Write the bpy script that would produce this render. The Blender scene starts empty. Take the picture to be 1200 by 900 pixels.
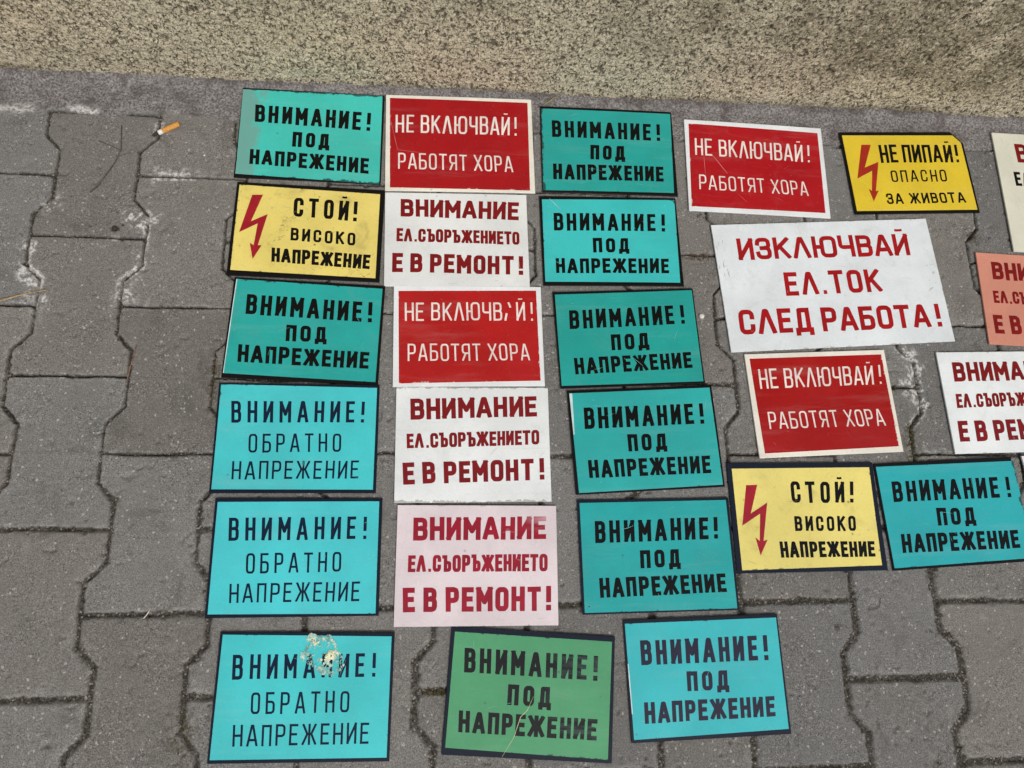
import bpy, math, random
import numpy as np
from mathutils import Matrix
from mathutils.geometry import delaunay_2d_cdt

scene = bpy.context.scene
# ------------------------------------------------------------------ camera
cam_d = bpy.data.cameras.new("camera"); cam = bpy.data.objects.new("camera", cam_d)
scene.collection.objects.link(cam); scene.camera = cam
cam_d.sensor_fit = 'HORIZONTAL'; cam_d.sensor_width = 36.0
cam_d.lens = 901.509 / 1200 * 36.0
cam_d.clip_start = 0.05; cam_d.clip_end = 200.0
R_ = (0.9953087, -0.0137967, 0.0957617); U_ = (-0.0119474, 0.9646780, 0.2631610); F_ = (0.0960099, 0.2630705, -0.9599875)
cam.matrix_world = Matrix(((R_[0], U_[0], -F_[0], 0.0), (R_[1], U_[1], -F_[1], 0.0), (R_[2], U_[2], -F_[2], 1.02818), (0, 0, 0, 1)))
# ------------------------------------------------------------------ sky, sun, exposure
SUN_EL, SUN_AZ = 52.0, 158.0          # azimuth clockwise from +Y: behind the photographer, to the right
world = bpy.data.worlds.new("World"); scene.world = world; world.use_nodes = True
wn = world.node_tree; wn.nodes.clear()
sky = wn.nodes.new("ShaderNodeTexSky"); sky.sky_type = 'NISHITA'; sky.sun_disc = False
sky.sun_elevation = math.radians(SUN_EL); sky.sun_rotation = math.radians(SUN_AZ)
sky.air_density = 1.0; sky.dust_density = 4.0; sky.ozone_density = 1.0
hs = wn.nodes.new("ShaderNodeHueSaturation"); hs.inputs["Saturation"].default_value = 0.52
bg = wn.nodes.new("ShaderNodeBackground"); bg.inputs["Strength"].default_value = 0.118
wo = wn.nodes.new("ShaderNodeOutputWorld")
wn.links.new(sky.outputs[0], hs.inputs["Color"]); wn.links.new(hs.outputs[0], bg.inputs[0]); wn.links.new(bg.outputs[0], wo.inputs[0])
sun_d = bpy.data.lights.new("sun", 'SUN'); sun_d.energy = 1.55; sun_d.angle = math.radians(15); sun_d.color = (1.0, 0.95, 0.87)
sun = bpy.data.objects.new("sun", sun_d); scene.collection.objects.link(sun)
sun.rotation_euler = (math.radians(90 - SUN_EL), 0, math.radians(180 - SUN_AZ))
scene.view_settings.view_transform = 'Standard'; scene.view_settings.look = 'None'
scene.view_settings.gamma = 1.0; scene.view_settings.exposure = 0.0
scene.view_settings.use_curve_mapping = False

MM = 0.001
rng = random.Random(7)

# ------------------------------------------------------------------ numpy noise
def hash2(ix, iy, seed):
    h = (ix.astype(np.int64) * 374761393 + iy.astype(np.int64) * 668265263 + seed * 974634777) & 0xffffffff
    h = ((h ^ (h >> 13)) * 1274126177) & 0xffffffff
    h = ((h ^ (h >> 16)) * 2246822519) & 0xffffffff
    return ((h ^ (h >> 15)) & 0xffffff) / float(0xffffff)
def vnoise(x, y, seed):
    ix = np.floor(x); iy = np.floor(y); fx = x - ix; fy = y - iy
    fx = fx * fx * (3 - 2 * fx); fy = fy * fy * (3 - 2 * fy)
    a = hash2(ix, iy, seed); b = hash2(ix + 1, iy, seed); c = hash2(ix, iy + 1, seed); d = hash2(ix + 1, iy + 1, seed)
    return (a + (b - a) * fx) * (1 - fy) + (c + (d - c) * fx) * fy
def fbm(x, y, scale, seed, octs=4, gain=0.5):      # scale in mm, result about -1..1
    s = np.zeros_like(x); amp = 1.0; tot = 0.0; f = 1.0 / scale
    for o in range(octs):
        s += amp * (vnoise(x * f + 17.3 * o, y * f - 9.1 * o, seed + o * 31) * 2 - 1); tot += amp; amp *= gain; f *= 2.03
    return s / tot * 1.6
def sstep(a, b, x):
    t = np.clip((x - a) / (b - a), 0, 1); return t * t * (3 - 2 * t)

# ------------------------------------------------------------------ node helper
class NT:
    def __init__(self, name):
        self.m = bpy.data.materials.new(name); self.m.use_nodes = True
        self.t = self.m.node_tree; self.t.nodes.clear()
        self.out = self.t.nodes.new("ShaderNodeOutputMaterial")
        self.bsdf = self.t.nodes.new("ShaderNodeBsdfPrincipled")
        self.t.links.new(self.bsdf.outputs[0], self.out.inputs[0])
        self.tc = None
    def put(self, sock, v):
        if hasattr(v, 'is_output'): self.t.links.new(v, sock)
        elif isinstance(v, (tuple, list)): sock.default_value = tuple(v) + ((1.0,) if len(v) == 3 and len(sock.default_value) == 4 else ())
        else: sock.default_value = v
    def obj(self):
        if not self.tc: self.tc = self.t.nodes.new("ShaderNodeTexCoord")
        return self.tc.outputs["Object"]
    def shift(self, off, scale=(1, 1, 1)):
        n = self.t.nodes.new("ShaderNodeMapping"); self.put(n.inputs[0], self.obj())
        n.inputs["Location"].default_value = off; n.inputs["Scale"].default_value = scale; return n.outputs[0]
    def noise(self, scale, detail=3, rough=0.55, vec=None, dist=0.0):
        n = self.t.nodes.new("ShaderNodeTexNoise"); self.put(n.inputs["Vector"], vec if vec is not None else self.obj())
        n.inputs["Scale"].default_value = scale; n.inputs["Detail"].default_value = detail; n.inputs["Roughness"].default_value = rough
        n.inputs["Distortion"].default_value = dist; return n.outputs[0]
    def voro(self, scale, vec=None, rnd=1.0, out="Color"):
        n = self.t.nodes.new("ShaderNodeTexVoronoi"); self.put(n.inputs["Vector"], vec if vec is not None else self.obj())
        n.inputs["Scale"].default_value = scale; n.inputs["Randomness"].default_value = rnd; return n.outputs[out]
    def sep(self, v):
        n = self.t.nodes.new("ShaderNodeSeparateColor"); self.put(n.inputs[0], v); return n.outputs
    def xyz(self, v):
        n = self.t.nodes.new("ShaderNodeSeparateXYZ"); self.put(n.inputs[0], v); return n.outputs
    def math(self, op, a, b=0.0, clamp=False):
        n = self.t.nodes.new("ShaderNodeMath"); n.operation = op; n.use_clamp = clamp
        self.put(n.inputs[0], a); self.put(n.inputs[1], b); return n.outputs[0]
    def ramp(self, v, a, b, lo=0.0, hi=1.0):
        n = self.t.nodes.new("ShaderNodeMapRange"); n.interpolation_type = 'SMOOTHSTEP'
        self.put(n.inputs["Value"], v); n.inputs["From Min"].default_value = a; n.inputs["From Max"].default_value = b
        n.inputs["To Min"].default_value = lo; n.inputs["To Max"].default_value = hi; return n.outputs[0]
    def mix(self, fac, a, b, mode='MIX'):
        n = self.t.nodes.new("ShaderNodeMix"); n.data_type = 'RGBA'; n.blend_type = mode
        self.put(n.inputs[0], fac); self.put(n.inputs[6], a); self.put(n.inputs[7], b); return n.outputs[2]
    def attr(self, name):
        n = self.t.nodes.new("ShaderNodeAttribute"); n.attribute_name = name; return n
    def bump(self, h, strength, dist):
        n = self.t.nodes.new("ShaderNodeBump"); n.inputs["Strength"].default_value = strength; n.inputs["Distance"].default_value = dist
        self.put(n.inputs["Height"], h); self.t.links.new(n.outputs[0], self.bsdf.inputs["Normal"])
    def set(self, **k):
        names = dict(color="Base Color", rough="Roughness", spec="Specular IOR Level", coat="Coat Weight", coat_rough="Coat Roughness", metal="Metallic")
        for a, v in k.items(): self.put(self.bsdf.inputs[names[a]], v)
        return self.m

def lin(rgb, k=1.0, sub=0.0):
    o = []
    for c in rgb:
        c /= 255.0
        l = c / 12.92 if c <= 0.04045 else ((c + 0.055) / 1.055) ** 2.4
        o.append(min(0.9, max(0.004, l * k - sub)))
    return tuple(o)

# ------------------------------------------------------------------ mesh helpers
def link(o): scene.collection.objects.link(o); return o
def mesh_obj(name, verts, faces, mat=None, parent=None, smooth=False):
    me = bpy.data.meshes.new(name); me.from_pydata(verts, [], faces); me.update()
    if mat: me.materials.append(mat)
    if smooth: me.polygons.foreach_set("use_smooth", [True] * len(me.polygons))
    o = link(bpy.data.objects.new(name, me))
    if parent is not None: o.parent = parent
    return o
def grid_obj(name, P, mat, attrs=None, extra_faces=None, extra_verts=None):
    """P: (ny, nx, 3) array -> smooth grid mesh with float attributes"""
    ny, nx = P.shape[:2]; V = P.reshape(-1, 3)
    idx = np.arange(nx * ny).reshape(ny, nx)
    Q = np.stack([idx[:-1, :-1], idx[:-1, 1:], idx[1:, 1:], idx[1:, :-1]], -1).reshape(-1, 4)
    if extra_verts is not None: V = np.concatenate([V, np.array(extra_verts)])
    me = bpy.data.meshes.new(name)
    loops = Q.ravel(); starts = np.arange(len(Q)) * 4; tot = np.full(len(Q), 4)
    for f in (extra_faces or []):
        starts = np.append(starts, len(loops)); tot = np.append(tot, len(f)); loops = np.concatenate([loops, np.array(f)])
    me.vertices.add(len(V)); me.vertices.foreach_set("co", V.astype(np.float32).ravel())
    me.loops.add(len(loops)); me.loops.foreach_set("vertex_index", loops.astype(np.int32))
    me.polygons.add(len(starts)); me.polygons.foreach_set("loop_start", starts.astype(np.int32))
    me.polygons.foreach_set("use_smooth", np.ones(len(starts), dtype=bool))
    me.update(calc_edges=True)
    for k, a in (attrs or {}).items():
        a = a.reshape(ny * nx, -1)
        if a.shape[1] == 1:
            at = me.attributes.new(k, 'FLOAT', 'POINT'); d = np.zeros(len(V), np.float32); d[:ny * nx] = a[:, 0]; at.data.foreach_set("value", d)
        else:
            at = me.attributes.new(k, 'FLOAT_COLOR', 'POINT'); d = np.zeros((len(V), 4), np.float32); d[:ny * nx] = a; at.data.foreach_set("color", d.ravel())
    me.materials.append(mat); me.validate()
    return link(bpy.data.objects.new(name, me))
def axis(lo, hi, step, LO, HI, g=1.10, tier=None):
    core = list(np.arange(lo, hi + step / 2, step)); a, b, st = [], [], step
    x0, x1 = lo, core[-1]
    if tier:                                     # a band of medium cells around the finely meshed part
        st = tier[0]
        a = [x for x in np.arange(lo - st, max(LO, lo - tier[1]), -st)]; x0 = a[-1] if a else lo
        b = [x for x in np.arange(x1 + st, min(HI, x1 + tier[1]), st)]; x1 = b[-1] if b else x1
    s = st
    while x0 > LO: s *= g; x0 = max(x0 - s, LO); a.append(x0)
    s = st
    while x1 < HI: s *= g; x1 = min(x1 + s, HI); b.append(x1)
    return np.array(a[::-1] + core + b)
def tag(o, label=None, cat=None, group=None, kind=None):
    for k, v in (("label", label), ("category", cat), ("group", group), ("kind", kind)):
        if v: o[k] = v
    return o

# ------------------------------------------------------------------ pavement (interlocking concrete blocks, real relief)
BND = [-1757, -1622, -1487, -1352, -1217, -1082, -945, -815, -683, -552, -421, -291, -152, -13, 128, 273, 415, 549, 690, 832, 972, 1112, 1252, 1392, 1532, 1672, 1812, 1952, 2092]
def paving():
    xs = axis(-680, 1030, 1.3, -4500, 5000, tier=(5.0, 950)); ys = axis(-245, 752, 1.3, -4200, 754, tier=(5.0, 800))
    X, Y = np.meshgrid(xs, ys); X = X.astype(np.float64)
    tail = sstep(1850, 1960, X) + sstep(-1500, -1620, X) + sstep(-940, -1030, Y)
    near = 1 - np.clip(tail, 0, 1)
    # irregular block edges
    wx = X + 0.9 * fbm(X, Y, 60, 11, 2) + 0.65 * fbm(X, Y, 5, 12, 2); wy = Y + 0.8 * fbm(X, Y, 60, 21, 2) + 0.65 * fbm(X, Y, 5, 22, 2)
    bn = np.array(BND, float)
    def row(col, y):                      # joint rows: even columns at 84+200k, odd columns at -17+200k
        ph = np.where(col % 2 == 0, 84.0, -17.0); jit = (hash2(col, np.round((y - ph) / 200), 5) - .5) * 5
        k = np.round((y - ph) / 200); return ph + 200 * k + jit, k
    col = np.full(X.shape, -8, int); bd = np.full(X.shape, 1e9)
    for i, b in enumerate(bn):
        left = i - 8                              # boundary A (-552) parts an odd column on its left from an even one
        ph = 84.0 if left % 2 == 0 else -17.0
        u = np.abs((((wy - ph) / 200.0) + .5) % 1.0 - .5)                  # 0 at the left column's joint, .5 at the right column's
        z = np.clip((0.25 - u) / 0.06, -1, 1)
        bx = b + 11.0 * z
        col = np.where(wx > bx, left + 1, col)
        sl = np.where(np.abs(z) < 1, 0.72, 1.0)
        bd = np.minimum(bd, np.abs(wx - bx) * sl)
    yj, k = row(col, wy); hd = np.abs(wy - yj)
    blk = col * 57 + (np.floor((wy - yj) / 1e5) + np.where(wy > yj, k, k - 1))
    tint = hash2(col * 1.0, np.where(wy > yj, k, k - 1), 77)
    # rounded intersection of the two joint families
    d = -np.log(np.exp(-bd / 1.6) + np.exp(-hd / 1.6)) * 1.6
    # joints are tight top left and wide and silted towards the photographer
    wide = sstep(330, -60, Y) * 0.8 + sstep(-430, -150, X) * 0.25 + 0.22 * fbm(X, Y, 140, 41, 2)
    wide = np.clip(wide, 0, 1)
    hw = 1.35 + .35 * sstep(-330, -400, X) + 1.35 * wide + 0.7 * fbm(X, Y, 30, 42, 2)
    e = d - np.maximum(hw, 0.5)
    chip = np.clip(fbm(X, Y, 9, 51, 3) - 0.42, 0, 1) * 7 * (0.35 + wide)
    ch = 1.8 + 2.6 * wide + chip
    prof = np.clip(1 - e / ch, 0, None)
    h = -np.where(e < 0, 9, (1.2 + 2.4 * wide + chip * .5) * np.clip(prof, 0, 1) ** 2)
    sand = -(5.2 - 2.4 * wide) + 1.1 * fbm(X, Y, 7, 61, 3) + 1.6 * fbm(X, Y, 45, 62, 2) - 0.6 * (1 - np.clip(d / 4, 0, 1))
    z = np.maximum(h, sand) * near
    joint = np.clip(sstep(0.6, -0.9, h - sand - 0.3) + sstep(ch * .9, 0, e) * .5 * (0.4 + .6 * wide) * np.clip(.7 + .8 * fbm(X, Y, 12, 43, 3), 0, 1.3), 0, 1)
    # block tilt, wear, surface grain
    z += near * ((hash2(col * 1.0, k, 3) - .5) * 0.8) * np.clip(e / 6, 0, 1)
    z += near * (0.22 * fbm(X, Y, 4.5, 71, 2) + 0.35 * fbm(X, Y, 60, 72, 2))
    pits = np.clip(fbm(X, Y, 11, 73, 2) - 0.78, 0, 1) * 4; z -= pits * near
    hole = np.exp(-(((X + 452) / 5.5) ** 2 + ((Y - 501) / 4.0) ** 2) ** 2); z -= hole * 5
    # lime bloom beside the joints, top left and on the right
    reg = np.clip(sstep(-330, -400, X) * sstep(370, 470, Y), 0, 1) + np.exp(-(((X - 706) / 30) ** 2 + ((Y - 300) / 70) ** 2)) * 1.3 + 0.10
    ring = np.exp(-((d - 4.2 - 1.6 * fbm(X, Y, 20, 84, 2)) / 2.2) ** 2)
    crust = sstep(-0.40, 0.0, fbm(X, Y, 30, 81, 3)) * sstep(-.35, .12, fbm(X, Y, 4.5, 85, 3)) * sstep(-.25, .1, fbm(X, Y, 110, 86, 2) + .2)
    ring = np.maximum(ring, .8 * np.exp(-((d - 9) / 5) ** 2) * sstep(.15, .4, fbm(X, Y, 26, 87, 3)))
    salt = 1.6 * reg * ring * crust * (Y < 672)
    for (cx, cy, r) in ((-548, 405, 12), (-534, 392, 8), (-425, 402, 13), (-559, 430, 12), (-420, 512, 12), (-437, 520, 9), (-541, 536, 12), (699, 333, 9), (708, 310, 7), (383, 388, 4)):
        salt += 1.3 * np.exp(-(((X - cx) / r) ** 2 + ((Y - cy) / (r * 1.2)) ** 2) ** 1.5) * sstep(-0.15, 0.3, fbm(X, Y, 6, 83, 4))
    # moss and black grime in the joints
    moss = np.zeros_like(X)
    for (cx, cy, rx, ry) in ((678, 205, 13, 30), (10, -118, 22, 7), (830, 530, 14, 16), (388, 482, 28, 7), (-300, 285, 10, 48), (-300, -150, 20, 22), (660, 280, 22, 6)):
        moss += np.exp(-(((X - cx) / rx) ** 2 + ((Y - cy) / ry) ** 2))
    moss = np.clip(moss, 0, 1) * sstep(-0.5, 0.3, fbm(X, Y, 6, 91, 3)); z += moss * near * 1.6 * np.clip(fbm(X, Y, 3.5, 92, 2), -.2, 1)
    # mortar strip along the foot of the wall, feathered over the cut blocks
    edge = 684 + 5 * fbm(X, Y, 60, 101, 3) + 3 * fbm(X, Y, 9, 102, 2)
    mort = sstep(-2.5, 2.5, Y - edge)
    mz = 0.2 + 1.2 * fbm(X, Y, 30, 103, 3) + .7 * fbm(X, Y, 6, 104, 3) + 5 * sstep(728, 752, Y)
    crack = np.exp(-((Y - edge + 2) / 2.4) ** 2) * sstep(-0.1, 0.5, fbm(X, Y, 50, 105, 2)) * sstep(690, 640, X)
    z = z * (1 - mort) + mz * mort * near - crack * 3.0
    salt += sstep(-370, -430, X) * np.exp(-((Y - edge - 5) / 6) ** 2) * sstep(0.0, .5, fbm(X, Y, 40, 106, 2)) * .9
    foot = sstep(733, 749, Y + 5 * fbm(X, Y, 30, 107, 3)) * np.clip(.55 + .9 * fbm(X, Y, 50, 108, 3), 0, 1)
    joint = np.clip(joint * (1 - mort) + crack * .8 + hole + foot * .6, 0, 1) * near + 0.12 * (1 - near)
    z = z - (1 - near) * 0.5
    global JOINTS
    sel = (d < 5.5) & (X > -660) & (X < 1020) & (Y > -230) & (Y < 672); JOINTS = (X[sel], Y[sel], z[sel], d[sel])
    global TOPS
    TOPS = (X[::9, ::9].ravel(), Y[::9, ::9].ravel(), z[::9, ::9].ravel())
    P = np.stack([X, Y, z], -1) * MM
    mask = np.stack([joint, np.clip(salt, 0, 1) * near, moss, mort * near], -1)
    n = NT("weathered_concrete_paving")
    a = n.attr("mask"); s = n.sep(a.outputs["Color"]); mo = a.outputs["Alpha"]; tn = n.attr("tint").outputs["Fac"]
    fine = n.noise(620, 4, .7); med = n.noise(90, 4, .6); big = n.noise(9, 4, .55)
    base = n.mix(n.ramp(fine, .36, .64), (.112, .110, .105), (.300, .294, .282))
    base = n.mix(n.math('MULTIPLY', n.ramp(med, .3, .7), .35), base, (.15, .145, .137))
    tmix = n.math('ADD', n.math('MULTIPLY', tn, .34), .80)
    base = n.mix(1.0, base, n.mix(tmix, (0, 0, 0), (1, 1, 1)), 'MULTIPLY')
    base = n.mix(n.ramp(big, .3, .75, 0, .3), base, (.13, .125, .115))
    warmth = n.mix(n.ramp(n.math('FRACT', n.math('MULTIPLY', tn, 7.3)), 0, 1), (1.03, 1.0, .955), (.97, 1.0, 1.03)); base = n.mix(.8, base, warmth, 'MULTIPLY')
    base = n.mix(n.math('MULTIPLY', n.ramp(n.noise(17, 5, .68, n.shift((5, 2, 0)), .8), .54, .72), .42), base, (.072, .068, .060))
    base = n.mix(n.math('MULTIPLY', n.ramp(n.noise(24, 5, .7, n.shift((1, 8, 0)), .5), .58, .74), .30), base, (.33, .325, .31))
    agg = n.ramp(n.noise(14, 3, .6, n.shift((9, 3, 0))), .4, .62, .25, 1.0)
    v = n.sep(n.voro(720)); v2 = n.sep(n.voro(420, n.shift((3.1, 1.7, 0))))
    base = n.mix(n.math('MULTIPLY', agg, n.ramp(v[0], .84, .97, 0, .55)), base, (.38, .365, .34))
    base = n.mix(n.ramp(v2[1], .982, .992, 0, .65), base, (.48, .46, .43))
    base = n.mix(n.math('MULTIPLY', agg, n.ramp(v[1], .82, .96, 0, .7)), base, (.05, .048, .046))
    mcol = n.mix(n.ramp(n.noise(330, 5, .75), .38, .62), (.085, .078, .077), (.30, .285, .28))
    mcol = n.mix(n.ramp(n.noise(34, 5, .7), .46, .66, 0, .7), mcol, (.085, .070, .072))
    mcol = n.mix(n.ramp(n.noise(45, 4, .7, n.shift((2, 7, 0))), .58, .72, 0, .45), mcol, (.40, .385, .375))
    base = n.mix(mo, base, mcol)
    jcol = n.mix(n.ramp(n.noise(420, 4, .7), .40, .66), (.014, .0125, .010), (.105, .094, .076))
    jcol = n.mix(n.ramp(n.sep(n.voro(520, n.shift((6, 6, 0))))[0], .90, .96, 0, .8), jcol, (.30, .28, .25))
    base = n.mix(n.math('MULTIPLY', s[0], .93), base, jcol)
    base = n.mix(n.math('MULTIPLY', s[1], n.ramp(n.noise(260, 5, .75), .38, .56), True), base, (.60, .59, .57))
    base = n.mix(n.math('MULTIPLY', s[2], n.ramp(n.noise(300, 3, .6), .3, .6), True), base, (.05, .043, .018))
    n.bump(n.math('ADD', n.noise(800, 3, .7), n.math('MULTIPLY', v[0], .25)), .55, .0007)
    n.set(color=base, rough=.93, spec=.25)
    tag(grid_obj("pavement", P, n.m, dict(mask=mask, tint=tint)), kind="structure")
paving()
g = NT("bare_ground"); g.set(color=g.mix(g.ramp(g.noise(30, 5, .6), .3, .7), (.08, .075, .07), (.15, .14, .13)), rough=.95)
tag(mesh_obj("ground", [(-60, -60, -.03), (60, -60, -.03), (60, 60, -.03), (-60, 60, -.03)], [(0, 1, 2, 3)], g.m), kind="structure")

# ------------------------------------------------------------------ rough wall
def wall():
    xs = axis(-760, 1130, 1.6, -4500, 5000); zs = axis(-2, 300, 1.6, -40, 2600)
    X, Z = np.meshgrid(xs, zs)
    grain = fbm(X, Z, 5.2, 201, 2) * 1.0 + fbm(X, Z, 2.6, 202, 1) * .5
    pit = np.clip(fbm(X, Z, 4.2, 203, 2) - .40, 0, 1)
    D = 0.8 * grain - 4.0 * pit + 1.6 * fbm(X, Z, 120, 204, 3) + .5 * fbm(X, Z, 25, 205, 2)
    D = D * np.clip(1 - sstep(1200, 1500, X) - sstep(-800, -1100, X), 0, 1)
    P = np.stack([X, 748 - D, Z], -1) * MM
    ny, nx = X.shape; id_ = np.arange(nx * ny).reshape(ny, nx); b = nx * ny
    ev = [(-4.5, 1.0, -.04), (5.0, 1.0, -.04), (5.0, 1.0, 2.6), (-4.5, 1.0, 2.6)]
    ef = [list(id_[-1, :]) + [b + 2, b + 3], list(id_[0, ::-1]) + [b, b + 1], list(id_[:, 0]) + [b + 3, b], list(id_[::-1, -1]) + [b + 1, b + 2], [b + 1, b, b + 3, b + 2]]
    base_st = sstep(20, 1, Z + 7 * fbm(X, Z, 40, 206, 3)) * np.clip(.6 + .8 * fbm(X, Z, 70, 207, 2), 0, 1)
    stain = np.zeros_like(X)
    for (cx, cz, rx, rz, k) in ((330, 175, 120, 70, .6), (640, 165, 170, 75, 1.0), (900, 185, 190, 60, 1.0), (1030, 120, 90, 60, .7), (-230, 150, 60, 50, .45), (60, 190, 90, 50, .5), (-520, 40, 200, 26, .25), (800, 90, 60, 30, .5)):
        stain += k * np.exp(-(((X - cx) / rx) ** 2 + ((Z - cz) / rz) ** 2))
    stain += .35 * sstep(220, 420, Z + 60 * fbm(X, Z, 200, 209, 3))
    stain += .42 * sstep(150, 620, X + 60 * fbm(X, Z, 150, 210, 3)) * sstep(20, 110, Z + 25 * fbm(X, Z, 60, 211, 3))
    stain = np.clip(stain * (.85 + .7 * fbm(X, Z, 60, 208, 4)), 0, 1)
    warm = np.clip(np.exp(-(((X + 600) / 120) ** 2 + ((Z - 130) / 60) ** 2)) + .6 * np.exp(-(((X + 160) / 130) ** 2 + ((Z - 90) / 50) ** 2)), 0, 1)
    n = NT("rough_cast_render")
    mk = n.attr("mask"); s = n.sep(mk.outputs["Color"])
    f = n.noise(420, 3, .65)
    base = n.mix(n.ramp(f, .38, .62), (.27, .240, .165), (.62, .555, .415))
    base = n.mix(n.math('MULTIPLY', s[2], n.ramp(n.noise(120, 4, .7), .3, .6, .35, .8)), base, (.125, .108, .066))
    base = n.mix(n.math('MULTIPLY', mk.outputs["Alpha"], .35), base, (.56, .44, .29))
    base = n.mix(n.ramp(n.noise(520, 2, .6, n.shift((4, 2, 1))), .60, .68, 0, .55), base, (.62, .56, .43))
    base = n.mix(n.ramp(n.noise(290, 3, .62, n.shift((7, 1, 3), (1, 1, .8)), .9), .555, .615, 0, .92), base, (.036, .028, .017))
    base = n.mix(n.ramp(n.noise(170, 3, .6, n.shift((2, 5, 6), (1, 1, .8)), 1.2), .575, .625, 0, .9), base, (.038, .030, .019))
    base = n.mix(n.ramp(n.noise(200, 3, .6, n.shift((8, 3, 2))), .58, .66, 0, .5), base, (.66, .60, .46))
    base = n.mix(n.math('MULTIPLY', s[1], .8), base, (.04, .032, .022))
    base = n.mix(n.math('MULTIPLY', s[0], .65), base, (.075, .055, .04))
    n.bump(n.noise(700, 2, .6), .5, .0010)
    n.set(color=base, rough=.95, spec=.2)
    mask = np.stack([base_st, np.clip(pit * 3.0, 0, 1), stain, warm], -1)
    o = grid_obj("concrete_wall", P, n.m, dict(mask=mask), ef, ev)
    tag(o, "rough speckled beige cast wall running behind the signs along the top", "wall")
wall()

# ------------------------------------------------------------------ stroke lettering
def rp(pts, r=.16):                       # round the inner corners of a stroke path
    out = [pts[0]]
    for i in range(1, len(pts) - 1):
        p, c, q = pts[i - 1], pts[i], pts[i + 1]
        for t in (0, .5, 1):
            a = (c[0] + (p[0] - c[0]) * r, c[1] + (p[1] - c[1]) * r); b = (c[0] + (q[0] - c[0]) * r, c[1] + (q[1] - c[1]) * r)
            x = (1 - t) ** 2 * a[0] + 2 * t * (1 - t) * c[0] + t * t * b[0]; y = (1 - t) ** 2 * a[1] + 2 * t * (1 - t) * c[1] + t * t * b[1]
            out.append((x, y))
    return out + [pts[-1]]
OVAL = [(.5, 1), (.8, .99), (.97, .9), (1, .78), (1, .22), (.97, .1), (.8, .01), (.5, 0), (.2, .01), (.03, .1), (0, .22), (0, .78), (.03, .9), (.2, .99), (.5, 1)]
BOWL = lambda x0, top, bot: [(x0, top), (.68, top), (.92, top - .05), (1, top - .15), (1, bot + .15), (.92, bot + .05), (.68, bot), (x0, bot)]
GL = {
 'В': (1.0, [[(0, 0), (0, 1)], [(0, 1), (.66, 1), (.88, .95), (.95, .86), (.95, .66), (.88, .57), (.66, .53), (0, .53)], [(.66, .53), (.92, .48), (1, .38), (1, .14), (.92, .04), (.68, 0), (0, 0)]]),
 'Н': (1.0, [[(0, 0), (0, 1)], [(1, 0), (1, 1)], [(0, .5), (1, .5)]]),
 'И': (1.0, [[(0, 0), (0, 1)], [(1, 0), (1, 1)], [(0, .02), (1, .98)]]),
 'М': (1.2, [[(0, 0), (0, 1)], [(1, 0), (1, 1)], [(0, 1), (.5, .36), (1, 1)]]),
 'А': (1.12, [[(0, 0), (.43, 1), (.57, 1), (1, 0)], [(.17, .26), (.83, .26)]]),
 'Е': (.88, [[(1, 1), (0, 1), (0, 0), (1, 0)], [(0, .52), (.86, .52)]]),
 'П': (1.0, [[(0, 0), (0, 1), (1, 1), (1, 0)]]),
 'О': (1.0, [OVAL]),
 'Д': (1.15, [[(.17, 0), (.24, 1), (.83, 1), (.83, 0)], [(0, -.16), (0, 0), (1, 0), (1, -.16)]]),
 'Р': (.98, [[(0, 0), (0, 1)], BOWL(0, 1, .44)]),
 'Ж': (1.5, [[(.5, 0), (.5, 1)], [(0.02, 1), (.34, .52), (0, 0)], [(.98, 1), (.66, .52), (1, 0)], [(.34, .52), (.66, .52)]]),
 'Б': (.98, [[(.9, 1), (0, 1), (0, 0)], BOWL(0, .56, 0)]),
 'Т': (1.0, [[(0, 1), (1, 1)], [(.5, 1), (.5, 0)]]),
 'С': (1.0, [[(1, .74), (1, .8), (.97, .9), (.8, .99), (.5, 1), (.2, .99), (.03, .9), (0, .78), (0, .22), (.03, .1), (.2, .01), (.5, 0), (.8, .01), (.97, .1), (1, .2), (1, .27)]]),
 'К': (1.05, [[(0, 0), (0, 1)], [(.97, 1), (.05, .42)], [(.34, .58), (1, 0)]]),
 'З': (.98, [[(0, .78), (.05, .92), (.22, .99), (.5, 1), (.78, .99), (.95, .9), (.97, .78), (.97, .68), (.9, .57), (.7, .52), (.35, .52)], [(.7, .52), (.93, .46), (1, .34), (1, .22), (.96, .09), (.78, .01), (.5, 0), (.22, .01), (.04, .09), (0, .22)]]),
 'Л': (1.12, [[(0, 0), (.43, 1), (.57, 1), (1, 0)]]),
 'Ю': (1.55, [[(0, 0), (0, 1)], [(0, .5), (.38, .5)], [(.38 + .62 * x, y) for x, y in OVAL]]),
 'Ч': (1.0, [[(0, 1), (0, .56), (.06, .48), (.22, .44), (1, .44)], [(1, 0), (1, 1)]]),
 'Я': (1.0, [[(1, 0), (1, 1)], [(1 - x, y) for x, y in BOWL(0, 1, .44)], [(.45, .44), (0, 0)]]),
 'Х': (1.08, [[(0, 0), (1, 1)], [(0, 1), (1, 0)]]),
 'Ъ': (1.12, [[(0, 1), (.28, 1), (.28, 0)], [(.28, .56), (.74, .56), (.94, .52), (1, .42), (1, .14), (.94, .04), (.74, 0), (.28, 0)]]),
 'а': (1.12, [[(.50, 1), (.66, .78)], [(0, 0), (.16, .34)]]),
 '.': (.2, [[(.5, .0), (.5, .02)]]), '!': (.2, [[(.5, 1), (.5, .42)], [(.5, 0), (.5, .02)]]),
}
GL['Й'] = (1.0, GL['И'][1] + [[(.28, 1.172), (.40, 1.165), (.60, 1.165), (.72, 1.172)]])
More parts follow.
